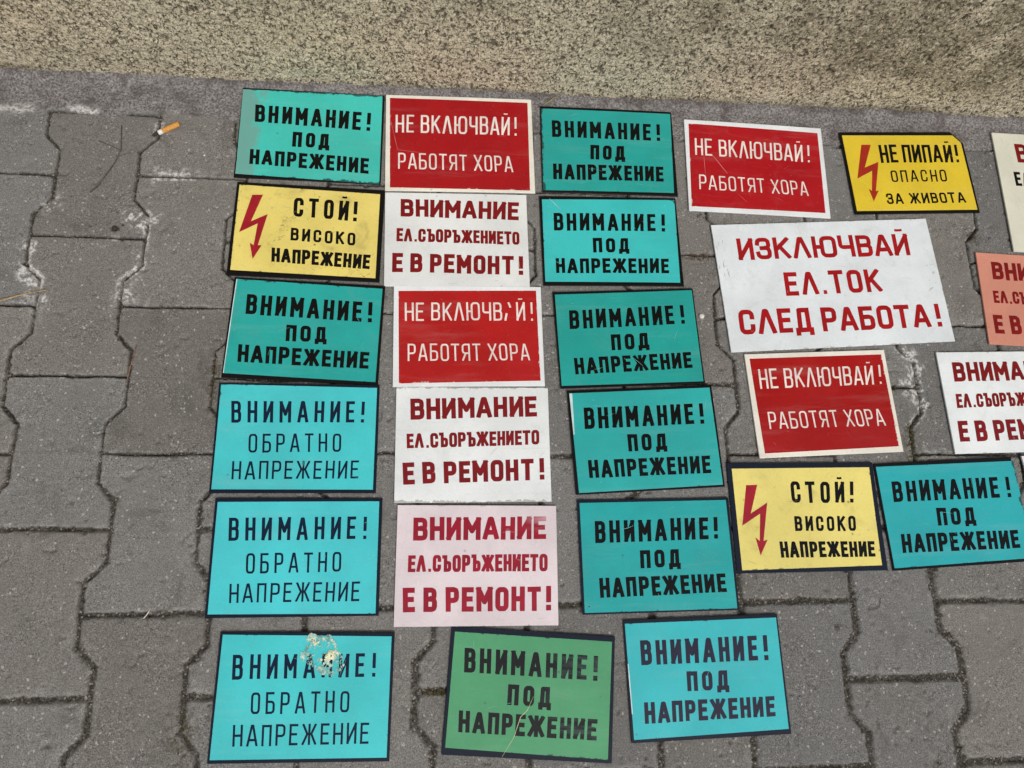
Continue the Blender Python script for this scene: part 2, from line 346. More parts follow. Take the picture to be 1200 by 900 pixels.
def clip(poly, ax, lim, keep_less):
    out = []
    for i in range(len(poly)):
        a, b = poly[i - 1], poly[i]
        ia = (a[ax] <= lim) if keep_less else (a[ax] >= lim); ib = (b[ax] <= lim) if keep_less else (b[ax] >= lim)
        if ia != ib:
            t = (lim - a[ax]) / (b[ax] - a[ax]); out.append((a[0] + (b[0] - a[0]) * t, a[1] + (b[1] - a[1]) * t))
        if ib: out.append(b)
    return out
_cache = {}
def glyph(ch, W, t):
    """triangulated outline of a letter W wide, 1 high, stroke t"""
    key = (ch, round(W, 3), round(t, 3))
    if key in _cache: return _cache[key]
    h = t / 2; polys = []
    for path in GL[ch][1]:
        hh = h * (.6 if (ch == 'Й' and path[0][1] > 1.1) else 1)
        P = [(h + x * (W - t), h + y * (1 - t) if y <= 1 else 1 + (y - 1)) for x, y in path]
        for i in range(len(P) - 1):
            a, b = P[i], P[i + 1]; L = math.hypot(b[0] - a[0], b[1] - a[1])
            if L < 1e-6: continue
            ux, uy = (b[0] - a[0]) / L, (b[1] - a[1]) / L
            sq = lambda j: abs((P[j][0] - P[j - 1][0]) * (P[j + 1][0] - P[j][0]) + (P[j][1] - P[j - 1][1]) * (P[j + 1][1] - P[j][1])) < 1e-6
            e0 = hh * (1.0 if i == 0 or sq(i) else 0); e1 = hh * (1.0 if i == len(P) - 2 or sq(i + 1) else 0)
            a2 = (a[0] - ux * e0, a[1] - uy * e0); b2 = (b[0] + ux * e1, b[1] + uy * e1)
            pl = [(a2[0] - uy * hh, a2[1] + ux * hh), (a2[0] + uy * hh, a2[1] - ux * hh), (b2[0] + uy * hh, b2[1] - ux * hh), (b2[0] - uy * hh, b2[1] + ux * hh)]
            # slightly eased stroke ends
            if ch not in 'ДЙ': pl = clip(clip(pl, 1, 0, False), 1, 1, True)
            if len(pl) > 2: polys.append(pl)
            if i > 0 and not sq(i):
                dk = [(a[0] + hh * math.cos(k * math.pi / 6), a[1] + hh * math.sin(k * math.pi / 6)) for k in range(12)]
                if ch != 'Д': dk = clip(clip(dk, 1, 0, False), 1, 1.3, True)
                polys.append(dk)
    vs, fs = [], []
    for pl in polys:
        A = sum(pl[i - 1][0] * pl[i][1] - pl[i][0] * pl[i - 1][1] for i in range(len(pl)))
        if A < 0: pl = pl[::-1]
        b = len(vs); vs += pl; fs.append(list(range(b, b + len(pl))))
    r = delaunay_2d_cdt(vs, [], fs, 0, 1e-5)
    V = [(p[0], p[1]) for p in r[0]]; T = [tuple(f) for f, of in zip(r[2], r[5]) if of]
    T = [f if sum(V[f[i - 1]][0] * V[f[i]][1] - V[f[i]][0] * V[f[i - 1]][1] for i in range(len(f))) > 0 else f[::-1] for f in T]
    _cache[key] = (V, T); return V, T

class Warp:
    def __init__(s, w, h, r, amp):
        s.w, s.h = w, h; s.a = r.uniform(-1, 1) * amp; s.b = r.uniform(-1, 1) * amp; s.c = r.uniform(-1, 1) * amp * .5
        g = [s.raw(x, y) for x in np.linspace(-w / 2, w / 2, 9) for y in np.linspace(-h / 2, h / 2, 7)]; s.m = min(g)
    def raw(s, x, y): u, v = 2 * x / s.w, 2 * y / s.h; return s.a * u * u + s.b * v * v + s.c * u * v
    def __call__(s, x, y): return s.raw(x, y) - s.m

PLATE_T, PAINT = 2.4, .14
def sheet(name, quad, zb, zt, warp, mat, parent, bev=.35, nx=14, ny=10):
    """a thin slab over a quad (TL,TR,BR,BL, mm), following the sign's slight warp, edges eased"""
    us = [0, None] + list(np.linspace(0, 1, nx + 1)[1:-1]) + [None, 1]; vs_ = [0, None] + list(np.linspace(0, 1, ny + 1)[1:-1]) + [None, 1]
    w = math.dist(quad[0], quad[1]); h = math.dist(quad[0], quad[3])
    us[1], us[-2] = bev / w, 1 - bev / w; vs_[1], vs_[-2] = bev / h, 1 - bev / h
    def bl(u, v):
        tx = quad[0][0] + (quad[1][0] - quad[0][0]) * u; ty = quad[0][1] + (quad[1][1] - quad[0][1]) * u
        bx = quad[3][0] + (quad[2][0] - quad[3][0]) * u; by = quad[3][1] + (quad[2][1] - quad[3][1]) * u
        return tx + (bx - tx) * v, ty + (by - ty) * v
    V, F = [], []; NX, NY = len(us), len(vs_)
    for j, v in enumerate(vs_):
        for i, u in enumerate(us):
            x, y = bl(u, v); rim = i in (0, NX - 1) or j in (0, NY - 1)
            V.append((x * MM, y * MM, (warp(x, y) + zt - (bev if rim else 0)) * MM))
    for j in range(NY - 1):
        for i in range(NX - 1):
            F.append((j * NX + i, (j + 1) * NX + i, (j + 1) * NX + i + 1, j * NX + i + 1))
    ring = [i for i in range(NX)] + [j * NX + NX - 1 for j in range(1, NY)] + [(NY - 1) * NX + i for i in range(NX - 2, -1, -1)] + [j * NX for j in range(NY - 2, 0, -1)]
    b = len(V)
    V += [(x, y, z0 + (zb - zt + (bev if (k % NX in (0, NX - 1) or k // NX in (0, NY - 1)) else 0)) * MM) for k, (x, y, z0) in enumerate(V)]
    F += [tuple(b + i for i in f[::-1]) for f in F]
    n = len(ring)
    for i in range(n): F.append((ring[i], ring[(i + 1) % n], b + ring[(i + 1) % n], b + ring[i]))
    return mesh_obj(name, V, F, mat, parent)
def poly_slab(name, poly, zb, zt, mat, parent):
    """flat slab over any outline (counter-clockwise or not), mm"""
    A = sum(poly[i - 1][0] * poly[i][1] - poly[i][0] * poly[i - 1][1] for i in range(len(poly)))
    if A < 0: poly = poly[::-1]
    n = len(poly); V = [(x * MM, y * MM, zt * MM) for x, y in poly] + [(x * MM, y * MM, zb * MM) for x, y in poly]
    F = [tuple(range(n)), tuple(range(2 * n - 1, n - 1, -1))] + [((i + 1) % n, i, n + i, n + (i + 1) % n) for i in range(n)]
    return mesh_obj(name, V, F, mat, parent)
def text_line(txt, quad, exu, t, gap, space, z, warp, mat, parent, r):
    Hh = .5 * (math.dist(quad[0], quad[3]) + math.dist(quad[1], quad[2])); a = .5 * (math.dist(quad[0], quad[1]) + math.dist(quad[3], quad[2])) / Hh
    # advance in letter widths
    tot = 0; pos = []
    for i, c in enumerate(txt):
        if c == ' ': tot += space - gap; continue
        if i and txt[i - 1] != ' ': tot += gap if c != '.' and txt[i - 1] != '.' else max(gap, .30)
        elif i: tot += gap
        pos.append((c, tot, GL[c][0])); tot += GL[c][0]
    W = a / tot
    items = [(c, p * W, wd * W if c != '.' else t * .8) for c, p, wd in pos]
    if exu: items.append(('!', exu * a - t * .92, t * .92))
    V, F = [], []
    for c, x0, wd in items:
        gv, gt = glyph(c, wd, t * .8 if c == '.' else t); b = len(V)
        dx, dy, rot, sc = r.uniform(-.008, .008), r.uniform(-.012, .012), r.uniform(-.010, .010), 1 + r.uniform(-.012, .012)
        for gx, gy in gv:
            cx, cy = gx - wd / 2, gy - .5
            cx, cy = (cx - rot * cy) * sc, (cy + rot * cx) * sc
            u = (x0 + wd / 2 + cx + dx) / a; v = 1 - (.5 + cy + dy)
            tx = quad[0][0] + (quad[1][0] - quad[0][0]) * u; ty = quad[0][1] + (quad[1][1] - quad[0][1]) * u
            bx = quad[3][0] + (quad[2][0] - quad[3][0]) * u; by = quad[3][1] + (quad[2][1] - quad[3][1]) * u
            x, y = tx + (bx - tx) * v, ty + (by - ty) * v
            V.append((x * MM, y * MM, (warp(x, y) + z) * MM))
        F += [tuple(b + i for i in f) for f in gt]
    return mesh_obj("lettering", V, F, mat, parent)
def stroke(name, pts, wd, z, warp, mat, parent):
    """a thin scratch drawn along pts (mm), tapering at both ends"""
    P = []
    for i in range(len(pts) - 1):
        for k in range(6): P.append((pts[i][0] + (pts[i + 1][0] - pts[i][0]) * k / 6, pts[i][1] + (pts[i + 1][1] - pts[i][1]) * k / 6))
    P.append(pts[-1]); V, F = [], []
    for i, p in enumerate(P):
        q0, q1 = P[max(0, i - 1)], P[min(len(P) - 1, i + 1)]; L = math.dist(q0, q1); nx, ny = -(q1[1] - q0[1]) / L, (q1[0] - q0[0]) / L
        ww = wd / 2 * min(1, .35 + 3 * min(i, len(P) - 1 - i) / len(P)) * rng.uniform(.7, 1.2)
        for s in (-1, 1):
            x, y = p[0] + nx * ww * s, p[1] + ny * ww * s; V.append((x * MM, y * MM, (warp(x, y) + z) * MM))
    for i in range(len(P) - 1): F.append((2 * i, 2 * i + 2, 2 * i + 3, 2 * i + 1))
    return mesh_obj(name, V, F, mat, parent)

# ------------------------------------------------------------------ sign materials
def painted(name, rgb, seed, rough=.2, dirt=.12, dirt_rgb=(95, 90, 80), spots=.3, edge=None, streak=.0, k=1.0, sub=.0, nick=None):
    n = NT(name); r = random.Random(seed); off = (r.uniform(0, 9), r.uniform(0, 9), 0)
    c = lin(rgb, k, sub); d = lin(dirt_rgb)
    v = n.shift(off)
    tone = n.mix(n.ramp(n.noise(9, 4, .6, v), .3, .7), tuple(x * .90 for x in c), tuple(min(.92, x * 1.06) for x in c))
    tone = n.mix(n.ramp(n.noise(520, 3, .7, v), .35, .65), n.mix(1.0, tone, (.94, .94, .94), 'MULTIPLY'), tone)
    tone = n.mix(n.ramp(n.noise(5, 5, .7, n.shift((off[1], off[0], 0), (1, 9, 1))), .5, .8, 0, .10), tone, (.55, .55, .53))
    col = n.mix(n.ramp(n.noise(26, 5, .65, v, .6), .52, .78, 0, dirt), tone, d)
    col = n.mix(n.ramp(n.noise(130, 4, .7, v), .62, .74, 0, dirt * 1.2), col, d)
    if spots: col = n.mix(n.ramp(n.sep(n.voro(55, v))[0], .90, .93, 0, spots), n.mix(0.0, col, d), n.mix(n.ramp(n.voro(55, v, 1, "Distance"), .05, .13), tuple(x * .35 for x in d), col))
    if streak:
        sv = n.shift(off, (3, 160, 1)); col = n.mix(n.ramp(n.noise(1.6, 3, .6, sv), .55, .8, 0, streak), col, d)
    if edge:                                  # worn band along the left edge: (width in m, strength, colour)
        x = n.xyz(n.obj())[0]; m_ = n.math('ADD', n.ramp(x, edge[3], edge[3] + edge[0], 1, 0), n.math('MULTIPLY', n.math('SUBTRACT', n.noise(60, 6, .75, n.shift(off, (1, .5, 1))), .5), 2.6))
        col = n.mix(n.ramp(m_, .25, .75, 0, edge[1]), col, lin(edge[2]))
    if nick:                                  # chipped and dirty rim: (half width, half height in mm, colour, strength)
        p = n.xyz(n.obj()); ax = n.math('SUBTRACT', n.math('ABSOLUTE', p[0]), nick[0] * MM); ay = n.math('SUBTRACT', n.math('ABSOLUTE', p[1]), nick[1] * MM)
        m_ = n.math('ADD', n.math('MULTIPLY', n.math('MAXIMUM', ax, ay), 130), n.math('MULTIPLY', n.math('SUBTRACT', n.noise(70, 5, .7, v), .5), 2.3))
        col = n.mix(n.ramp(m_, .38, .55, 0, nick[3]), col, lin(nick[2]))
    rr = n.ramp(n.noise(16, 4, .6, v), .3, .75, rough * .75, rough * 1.6)
    n.bump(n.noise(14, 2, .5, v), .10, .004)
    n.set(color=col, rough=rr, spec=.5); return n.m
def ink(name, rgb, seed, rough=.2, fade_sheen=None, k=1.0, spec=.5):
    n = NT(name); r = random.Random(seed); v = n.shift((r.uniform(0, 9), r.uniform(0, 9), 0)); c = lin(rgb, k)
    col = n.mix(n.ramp(n.noise(40, 4, .6, v), .35, .7), tuple(x * .85 for x in c), tuple(x * 1.1 for x in c))
    if fade_sheen:                                   # tint towards one side, for rubbed paint and for painted-in sheen: (rgb, x0, x1, y0, strength)
        p = n.xyz(n.obj()); m_ = n.math('MULTIPLY', n.ramp(p[0], fade_sheen[1], fade_sheen[2]), n.ramp(p[1], fade_sheen[3], fade_sheen[3] + .03))
        m_ = n.math('MULTIPLY', m_, n.ramp(n.noise(35, 4, .65, n.shift((1, 4, 0), (.5, 3.2, 1))), .42, .62)); col = n.mix(n.math('MULTIPLY', m_, fade_sheen[4]), col, lin(fade_sheen[0]))
    n.set(color=col, rough=rough, spec=spec); return n.m
BLACK = ink("black_border_paint", (10, 11, 15), 1, .2, spec=.3); BLACK_SKY = ink("black_border_sky_tint", (14, 24, 40), 2, .16, spec=.4)  # lower signs: black border with blue sky reflection mixed into its colour
WHITE = painted("white_plate", (232, 236, 238), 3, .28, .08)
CREAM = painted("cream_plate", (236, 232, 220), 5, .3, .15)
INK_K = ink("black_lettering", (8, 9, 11), 6, .2, spec=.25); INK_N = ink("black_lettering_sky_sheen", (10, 30, 54), 7, .16, spec=.35); INK_V = ink("black_lettering_violet_sheen", (34, 32, 54), 8, .16)  # INK_N, INK_V: sky sheen on black letters, painted in as blue and violet
INK_G = ink("black_lettering_side_sheen", (8, 14, 14), 9, .18, ((58, 76, 72), -.01, .075, -.3, .8))  # paler to the right: acrylic sheen painted into the black letters
INK_W = ink("white_lettering", (232, 222, 216), 10, .3); INK_R = ink("dark_red_lettering", (126, 8, 20), 11, .25); INK_P = ink("rubbed_crimson_lettering", (152, 18, 42), 12, .25, ((226, 192, 202), .052, .10, .036, .7))
INK_B = ink("bright_red_lettering", (164, 12, 24), 13, .25); INK_T = ink("red_bolt_paint", (160, 22, 40), 14, .25); INK_O = ink("brick_red_bolt_paint", (165, 42, 28), 15, .25)
SCRATCH = ink("pale_scratch", (205, 205, 195), 16, .5); SCR_R = ink("pink_scratch", (212, 120, 118), 17, .5); SCR_Y = ink("straw_yellow_scratch", (196, 204, 150), 18, .5)
HAIR = {'t': ink('hairline_on_teal', (128, 196, 192), 61, .5), 'r': ink('hairline_on_red', (206, 92, 92), 62, .5), 'y': ink('hairline_on_yellow', (176, 160, 104), 63, .5), 'w': ink('hairline_on_white', (176, 176, 170), 64, .5)}
SCUFF = ink('brown_scuff', (150, 134, 88), 65, .6); SCUFF_D = ink('dark_scuff', (96, 84, 60), 66, .6)
PALE = ink("pale_edge_strip", (200, 224, 224), 19, .3)  # thin pale strip along the left edge of some panels

SIGNS = {
 'T1': {"c":[-190.9,658.5],"r":-0.66,"s":[209.6,149.6],"p":[[-104.4,72.2],[101.4,74.2],[102.7,-75.3],[-102.9,-69.1]],"l":[["ВНИМАНИЕ",[[-84.2,47.1],[71.7,44.0],[71.4,13.2],[-83.0,18.2]],1.088],["ПОД",[[-26.5,4.4],[27.4,3.3],[27.6,-21.0],[-26.2,-20.5]],None],["НАПРЕЖЕНИЕ",[[-85.3,-27.6],[86.2,-33.4],[86.6,-58.8],[-84.6,-52.0]],None]]},
 'Y1': {"c":[-187.4,502.9],"r":-1.45,"s":[210.6,144.7],"p":[[-101.6,68.1],[98.7,65.5],[99.4,-66.8],[-100.7,-64.7]],"b":[[-82.1,52.4],[-67.3,53.4],[-79.9,10.7],[-57.8,23.3],[-66.9,-25.7],[-61.7,-25.4],[-71.9,-46.9],[-78.2,-22.6],[-72.5,-26.0],[-70.2,8.1],[-94.4,-7.0]],"l":[["СТОЙ",[[-23.2,52.1],[55.3,51.7],[55.5,20.3],[-21.9,22.3]],1.155],["ВИСОКО",[[-23.4,4.2],[67.6,1.5],[68.1,-18.5],[-22.7,-15.2]],None],["НАПРЕЖЕНИЕ",[[-47.6,-28.0],[90.7,-31.8],[90.3,-53.7],[-46.3,-49.4]],None]]},
 'T3': {"c":[-182.2,353.5],"r":-2.28,"s":[208.0,145.2],"p":[[-100.9,70.2],[100.4,68.1],[100.2,-68.4],[-102.3,-66.6]],"l":[["ВНИМАНИЕ",[[-83.8,48.4],[74.1,46.6],[74.8,17.1],[-83.1,19.0]],1.089],["ПОД",[[-26.2,6.8],[28.9,6.3],[30.2,-16.0],[-25.0,-16.7]],None],["НАПРЕЖЕНИЕ",[[-86.6,-25.2],[89.1,-26.7],[89.2,-50.3],[-85.3,-49.9]],None]]},
 'C4': {"c":[-185.1,203.6],"r":-0.11,"s":[212.2,147.1],"p":[[-103.2,71.7],[102.8,69.4],[102.0,-68.9],[-103.5,-68.6]],"l":[["ВНИМАНИЕ",[[-87.9,49.1],[73.9,49.9],[73.9,21.1],[-85.7,19.6]],1.08],["ОБРАТНО",[[-62.4,4.6],[57.7,6.2],[58.4,-18.7],[-61.1,-20.5]],None],["НАПРЕЖЕНИЕ",[[-80.2,-31.9],[82.7,-30.5],[82.6,-54.3],[-79.3,-55.8]],None]]},
 'C5': {"c":[-176.8,49.6],"r":-0.15,"s":[212.4,147.5],"p":[[-102.8,69.1],[102.1,70.0],[102.2,-71.0],[-103.1,-69.3]],"l":[["ВНИМАНИЕ",[[-87.1,48.9],[73.3,50.1],[73.4,21.3],[-85.3,19.9]],1.086],["ОБРАТНО",[[-62.0,4.3],[56.6,5.2],[56.9,-19.3],[-60.8,-21.2]],None],["НАПРЕЖЕНИЕ",[[-79.5,-32.7],[81.9,-31.7],[81.3,-55.6],[-78.6,-56.1]],None]]},
 'C6': {"c":[-158.0,-116.7],"r":-1.12,"s":[213.0,148.4],"p":[[-103.2,71.1],[102.8,69.3],[103.2,-70.0],[-103.8,-70.2]],"l":[["ВНИМАНИЕ",[[-88.4,47.8],[71.1,49.3],[71.6,21.7],[-86.8,19.3]],1.084],["ОБРАТНО",[[-62.5,4.3],[54.9,5.6],[55.3,-18.7],[-61.2,-20.3]],None],["НАПРЕЖЕНИЕ",[[-80.5,-32.2],[80.6,-30.5],[80.9,-54.0],[-79.3,-56.0]],None]]},
 'R1': {"c":[29.0,655.2],"r":1.04,"s":[222.0,161.2],"p":[[-105.1,75.2],[105.1,74.4],[103.3,-76.8],[-103.7,-75.7]],"l":[["НЕ ВКЛЮЧВАЙ",[[-95.9,46.5],[76.9,47.8],[75.9,16.0],[-96.2,16.2]],1.06],["РАБОТЯТ ХОРА",[[-92.2,-18.0],[78.2,-20.0],[79.1,-46.8],[-92.2,-44.5]],None]]},
 'W1': {"c":[25.2,497.6],"r":1.04,"s":[207.9,147.4],"l":[["ВНИМАНИЕ",[[-81.3,63.2],[92.6,61.2],[91.1,32.1],[-81.1,35.2]],None],["ЕЛ.СЪОРЪЖЕНИЕТО",[[-86.6,16.6],[91.7,13.4],[91.5,-7.6],[-87.0,-4.2]],None],["Е В РЕМОНТ",[[-92.4,-22.4],[82.1,-25.6],[81.1,-54.8],[-92.9,-52.0]],1.077]]},
 'R2': {"c":[42.4,350.6],"r":0.89,"s":[209.7,148.3],"p":[[-98.2,65.9],[97.8,68.3],[99.2,-66.2],[-96.5,-69.6]],"l":[["НЕ ВКЛЮЧВаЙ",[[-89.3,48.4],[80.4,50.3],[80.7,22.6],[-89.1,21.6]],1.066],["РАБОТЯТ ХОРА",[[-85.1,-12.3],[83.9,-11.9],[85.4,-36.6],[-84.9,-37.6]],None]]},
 'W2': {"c":[48.6,196.6],"r":0.38,"s":[208.7,157.8],"l":[["ВНИМАНИЕ",[[-85.5,62.3],[88.2,66.6],[88.3,37.9],[-84.6,33.0]],None],["ЕЛ.СЪОРЪЖЕНИЕТО",[[-89.6,13.7],[90.4,18.8],[90.2,-1.4],[-88.8,-6.4]],None],["Е В РЕМОНТ",[[-94.4,-25.7],[81.5,-20.7],[81.4,-49.9],[-93.0,-54.8]],1.081]]},
 'P1': {"c":[53.8,37.3],"r":-0.47,"s":[209.9,152.7],"l":[["ВНИМАНИЕ",[[-84.0,60.3],[91.4,61.8],[90.5,32.3],[-83.6,30.4]],None],["ЕЛ.СЪОРЪЖЕНИЕТО",[[-89.2,11.6],[92.2,13.5],[91.8,-8.7],[-89.1,-9.4]],None],["Е В РЕМОНТ",[[-95.0,-28.9],[82.7,-27.7],[82.2,-58.1],[-94.0,-59.2]],1.074]]},
 'G1': {"c":[120.5,-121.4],"r":-4.44,"s":[210.5,149.4],"p":[[-100.8,68.7],[101.5,68.2],[100.2,-71.0],[-101.4,-66.5]],"l":[["ВНИМАНИЕ",[[-87.0,50.4],[69.9,49.7],[69.9,20.0],[-85.7,21.0]],1.088],["ПОД",[[-28.9,9.6],[25.6,9.5],[26.0,-14.4],[-28.6,-14.3]],None],["НАПРЕЖЕНИЕ",[[-87.9,-23.6],[85.7,-25.3],[85.0,-49.6],[-86.9,-48.5]],None]]},
 'T7': {"c":[348.6,-106.2],"r":1.29,"s":[208.0,146.9],"p":[[-102.2,69.0],[101.9,68.9],[101.1,-67.3],[-100.8,-69.8]],"l":[["ВНИМАНИЕ",[[-83.6,47.6],[72.2,47.1],[70.7,16.4],[-84.2,17.6]],1.091],["ПОД",[[-26.3,7.2],[29.3,6.2],[28.2,-17.3],[-26.8,-16.4]],None],["НАПРЕЖЕНИЕ",[[-84.8,-26.8],[87.0,-27.3],[85.7,-51.3],[-85.5,-51.8]],None]]},
 'T21': {"c":[256.4,653.6],"r":0.14,"s":[207.8,147.0],"p":[[-102.4,69.2],[101.8,69.7],[98.0,-68.5],[-103.0,-70.9]],"l":[["ВНИМАНИЕ",[[-86.5,48.9],[69.0,49.8],[67.9,20.1],[-86.6,19.9]],1.092],["ПОД",[[-28.2,8.3],[26.5,8.7],[25.1,-15.9],[-29.3,-16.8]],None],["НАПРЕЖЕНИЕ",[[-86.7,-26.2],[84.3,-24.4],[83.4,-49.9],[-87.0,-52.5]],None]]},
 'T22': {"c":[253.3,502.7],"r":1.16,"s":[208.7,143.3],"p":[[-100.7,66.1],[102.3,68.5],[99.0,-66.2],[-101.6,-65.9]],"l":[["ВНИМАНИЕ",[[-84.3,43.9],[70.2,44.2],[68.6,16.0],[-84.9,15.6]],1.094],["ПОД",[[-27.7,3.9],[27.3,4.3],[26.1,-18.3],[-28.4,-19.5]],None],["НАПРЕЖЕНИЕ",[[-84.8,-29.0],[84.9,-27.9],[83.6,-51.4],[-85.2,-52.7]],None]]},
 'T23': {"c":[271.0,352.2],"r":2.98,"s":[208.3,144.2],"p":[[-101.3,68.2],[102.4,69.4],[102.0,-69.4],[-102.7,-68.3]],"l":[["ВНИМАНИЕ",[[-82.9,43.5],[71.1,46.4],[70.6,17.4],[-83.9,15.1]],1.099],["ПОД",[[-25.5,4.9],[30.1,5.7],[29.0,-17.3],[-25.9,-18.9]],None],["НАПРЕЖЕНИЕ",[[-82.2,-28.3],[88.8,-25.5],[88.8,-49.1],[-81.9,-52.7]],None]]},
 'T24': {"c":[287.2,205.0],"r":2.99,"s":[208.1,144.9],"p":[[-101.3,68.6],[100.9,68.8],[101.5,-69.5],[-100.0,-70.3]],"l":[["ВНИМАНИЕ",[[-83.2,47.3],[72.8,46.0],[71.5,16.8],[-84.2,17.1]],1.094],["ПОД",[[-25.8,7.1],[30.3,5.7],[28.7,-17.1],[-26.0,-17.3]],None],["НАПРЕЖЕНИЕ",[[-84.0,-26.5],[88.1,-28.4],[87.2,-52.9],[-83.9,-51.1]],None]]},
 'T25': {"c":[294.0,47.8],"r":0.77,"s":[209.8,147.7],"p":[[-101.8,69.9],[101.0,70.7],[102.1,-71.9],[-102.2,-71.7]],"l":[["ВНИМАНИЕ",[[-82.9,45.7],[73.4,47.6],[71.8,18.5],[-83.3,16.6]],1.083],["ПОД",[[-23.9,6.0],[31.0,6.3],[30.4,-16.8],[-24.4,-17.2]],None],["НАПРЕЖЕНИЕ",[[-81.1,-28.5],[89.7,-26.7],[90.1,-50.4],[-81.0,-53.8]],None]]},
 'R3': {"c":[490.1,633.8],"r":-1.32,"s":[224.1,158.1],"p":[[-105.2,72.0],[105.4,69.8],[104.3,-70.9],[-107.8,-72.1]],"l":[["НЕ ВКЛЮЧВАЙ",[[-97.0,46.1],[77.5,46.3],[76.0,15.7],[-97.5,16.5]],1.065],["РАБОТЯТ ХОРА",[[-93.7,-17.4],[78.8,-18.6],[80.3,-43.1],[-94.1,-42.3]],None]]},
 'Y2': {"c":[741.8,637.9],"r":2.87,"s":[208.2,144.2],"p":[[-100.7,66.3],[98.2,63.9],[101.0,-67.3],[-100.5,-67.0]],"b":[[-71.3,49.3],[-55.4,49.2],[-73.4,8.3],[-48.4,18.5],[-62.9,-33.2],[-57.8,-32.1],[-69.7,-50.4],[-74.0,-28.9],[-69.3,-32.6],[-62.1,2.8],[-89.3,-10.9]],"l":[["НЕ ПИПАЙ",[[-42.9,49.2],[81.7,48.9],[79.5,16.9],[-44.4,17.0]],1.082],["ОПАСНО",[[-31.9,3.2],[62.5,4.1],[61.5,-17.2],[-32.6,-17.3]],None],["ЗА ЖИВОТА",[[-48.0,-37.2],[84.3,-36.2],[85.0,-54.5],[-48.1,-55.9]],None]]},
 'BW': {"c":[588.8,444.7],"r":3.81,"s":[348.9,201.9],"l":[["ИЗКЛЮЧВАЙ",[[-139.0,77.1],[136.4,76.3],[135.4,40.3],[-139.4,41.7]],None],["ЕЛ.ТОК",[[-74.2,19.7],[77.5,19.5],[77.3,-17.3],[-75.5,-17.6]],None],["СЛЕД РАБОТА",[[-155.2,-36.8],[143.9,-40.4],[142.7,-77.2],[-156.3,-75.6]],1.056]]},
 'R4': {"c":[551.6,258.8],"r":2.76,"s":[214.3,152.3],"p":[[-100.5,69.0],[101.3,69.1],[102.0,-68.2],[-98.6,-69.8]],"l":[["НЕ ВКЛЮЧВАЙ",[[-90.6,52.7],[84.0,52.8],[81.4,24.1],[-91.2,23.5]],1.069],["РАБОТЯТ ХОРА",[[-86.2,-10.6],[85.7,-12.9],[88.1,-37.7],[-86.3,-35.4]],None]]},
 'Y3': {"c":[507.0,97.2],"r":0.51,"s":[212.6,148.7],"p":[[-100.0,66.6],[100.7,67.2],[98.6,-67.5],[-98.9,-70.3]],"b":[[-80.4,50.3],[-63.8,49.7],[-79.2,4.6],[-54.2,19.4],[-65.2,-32.3],[-59.5,-30.8],[-71.4,-51.4],[-76.0,-27.5],[-70.5,-32.2],[-65.9,4.5],[-92.7,-11.3]],"l":[["СТОЙ",[[-18.4,48.1],[60.7,47.3],[57.5,18.1],[-18.9,18.3]],1.167],["ВИСОКО",[[-18.2,0.3],[70.5,-0.4],[68.7,-21.1],[-18.7,-19.7]],None],["НАПРЕЖЕНИЕ",[[-43.3,-33.1],[92.5,-35.3],[91.3,-56.0],[-43.0,-54.8]],None]]},
 'T26': {"c":[723.3,102.1],"r":2.98,"s":[210.0,147.2],"p":[[-102.5,69.2],[107.2,67.3],[104.8,-69.3],[-103.2,-70.5]],"l":[["ВНИМАНИЕ",[[-83.7,47.6],[76.5,45.5],[74.0,16.3],[-85.9,18.7]],1.108],["ПОД",[[-25.6,7.0],[31.8,4.9],[29.7,-18.0],[-27.2,-17.4]],None],["НАПРЕЖЕНИЕ",[[-85.1,-25.8],[89.5,-29.8],[87.7,-54.6],[-87.1,-51.1]],None]]},
 'W3': {"c":[1030.2,609.2],"r":-0.85,"s":[270.0,211.9],"l":[["ВНИМАНИЕ",[[-99.6,87],[100,87],[101,52.5],[-99,52.5]],None],["ЕЛ.СЪОРЪЖЕНИЕТО",[[-110.5,35],[108,35],[108,10],[-110,10]],None]]},
 'S1': {"c":[931.7,423.1],"r":-2.17,"s":[210.0,150.2],"l":[["ВНИМАНИЕ",[[-82.5,60.5],[90,61.5],[90,32.5],[-83.2,31]],None],["ЕЛ.СЪОРЪЖЕНИЕТО",[[-87,12.6],[92,13.5],[92,-7],[-87,-7.8]],None],["Е В РЕМОНТ",[[-93,-27.3],[84,-26],[84,-56],[-92.5,-57.5]],1.075]]},
 'W4': {"c":[842.2,264.0],"r":1.6,"s":[208.0,152.5],"l":[["ВНИМАНИЕ",[[-82.8,60],[91,61.5],[91,32.5],[-84,30.3]],None],["ЕЛ.СЪОРЪЖЕНИЕТО",[[-86.5,12],[92,13.5],[92,-7],[-88,-9]],None],["Е В РЕМОНТ",[[-92,-28.5],[84,-26.5],[84,-56.5],[-93.5,-59]],1.075]]},
 'T27': {"c":[951.7,116.4],"r":4.47,"s":[210.0,148.0],"p":[[-98,66],[98,66],[98,-66],[-98,-66]]},
}
GT, GR, GW, GY = "teal warning signs with black borders", "red signs with white borders", "white repair notices in dark red letters", "yellow high voltage signs"
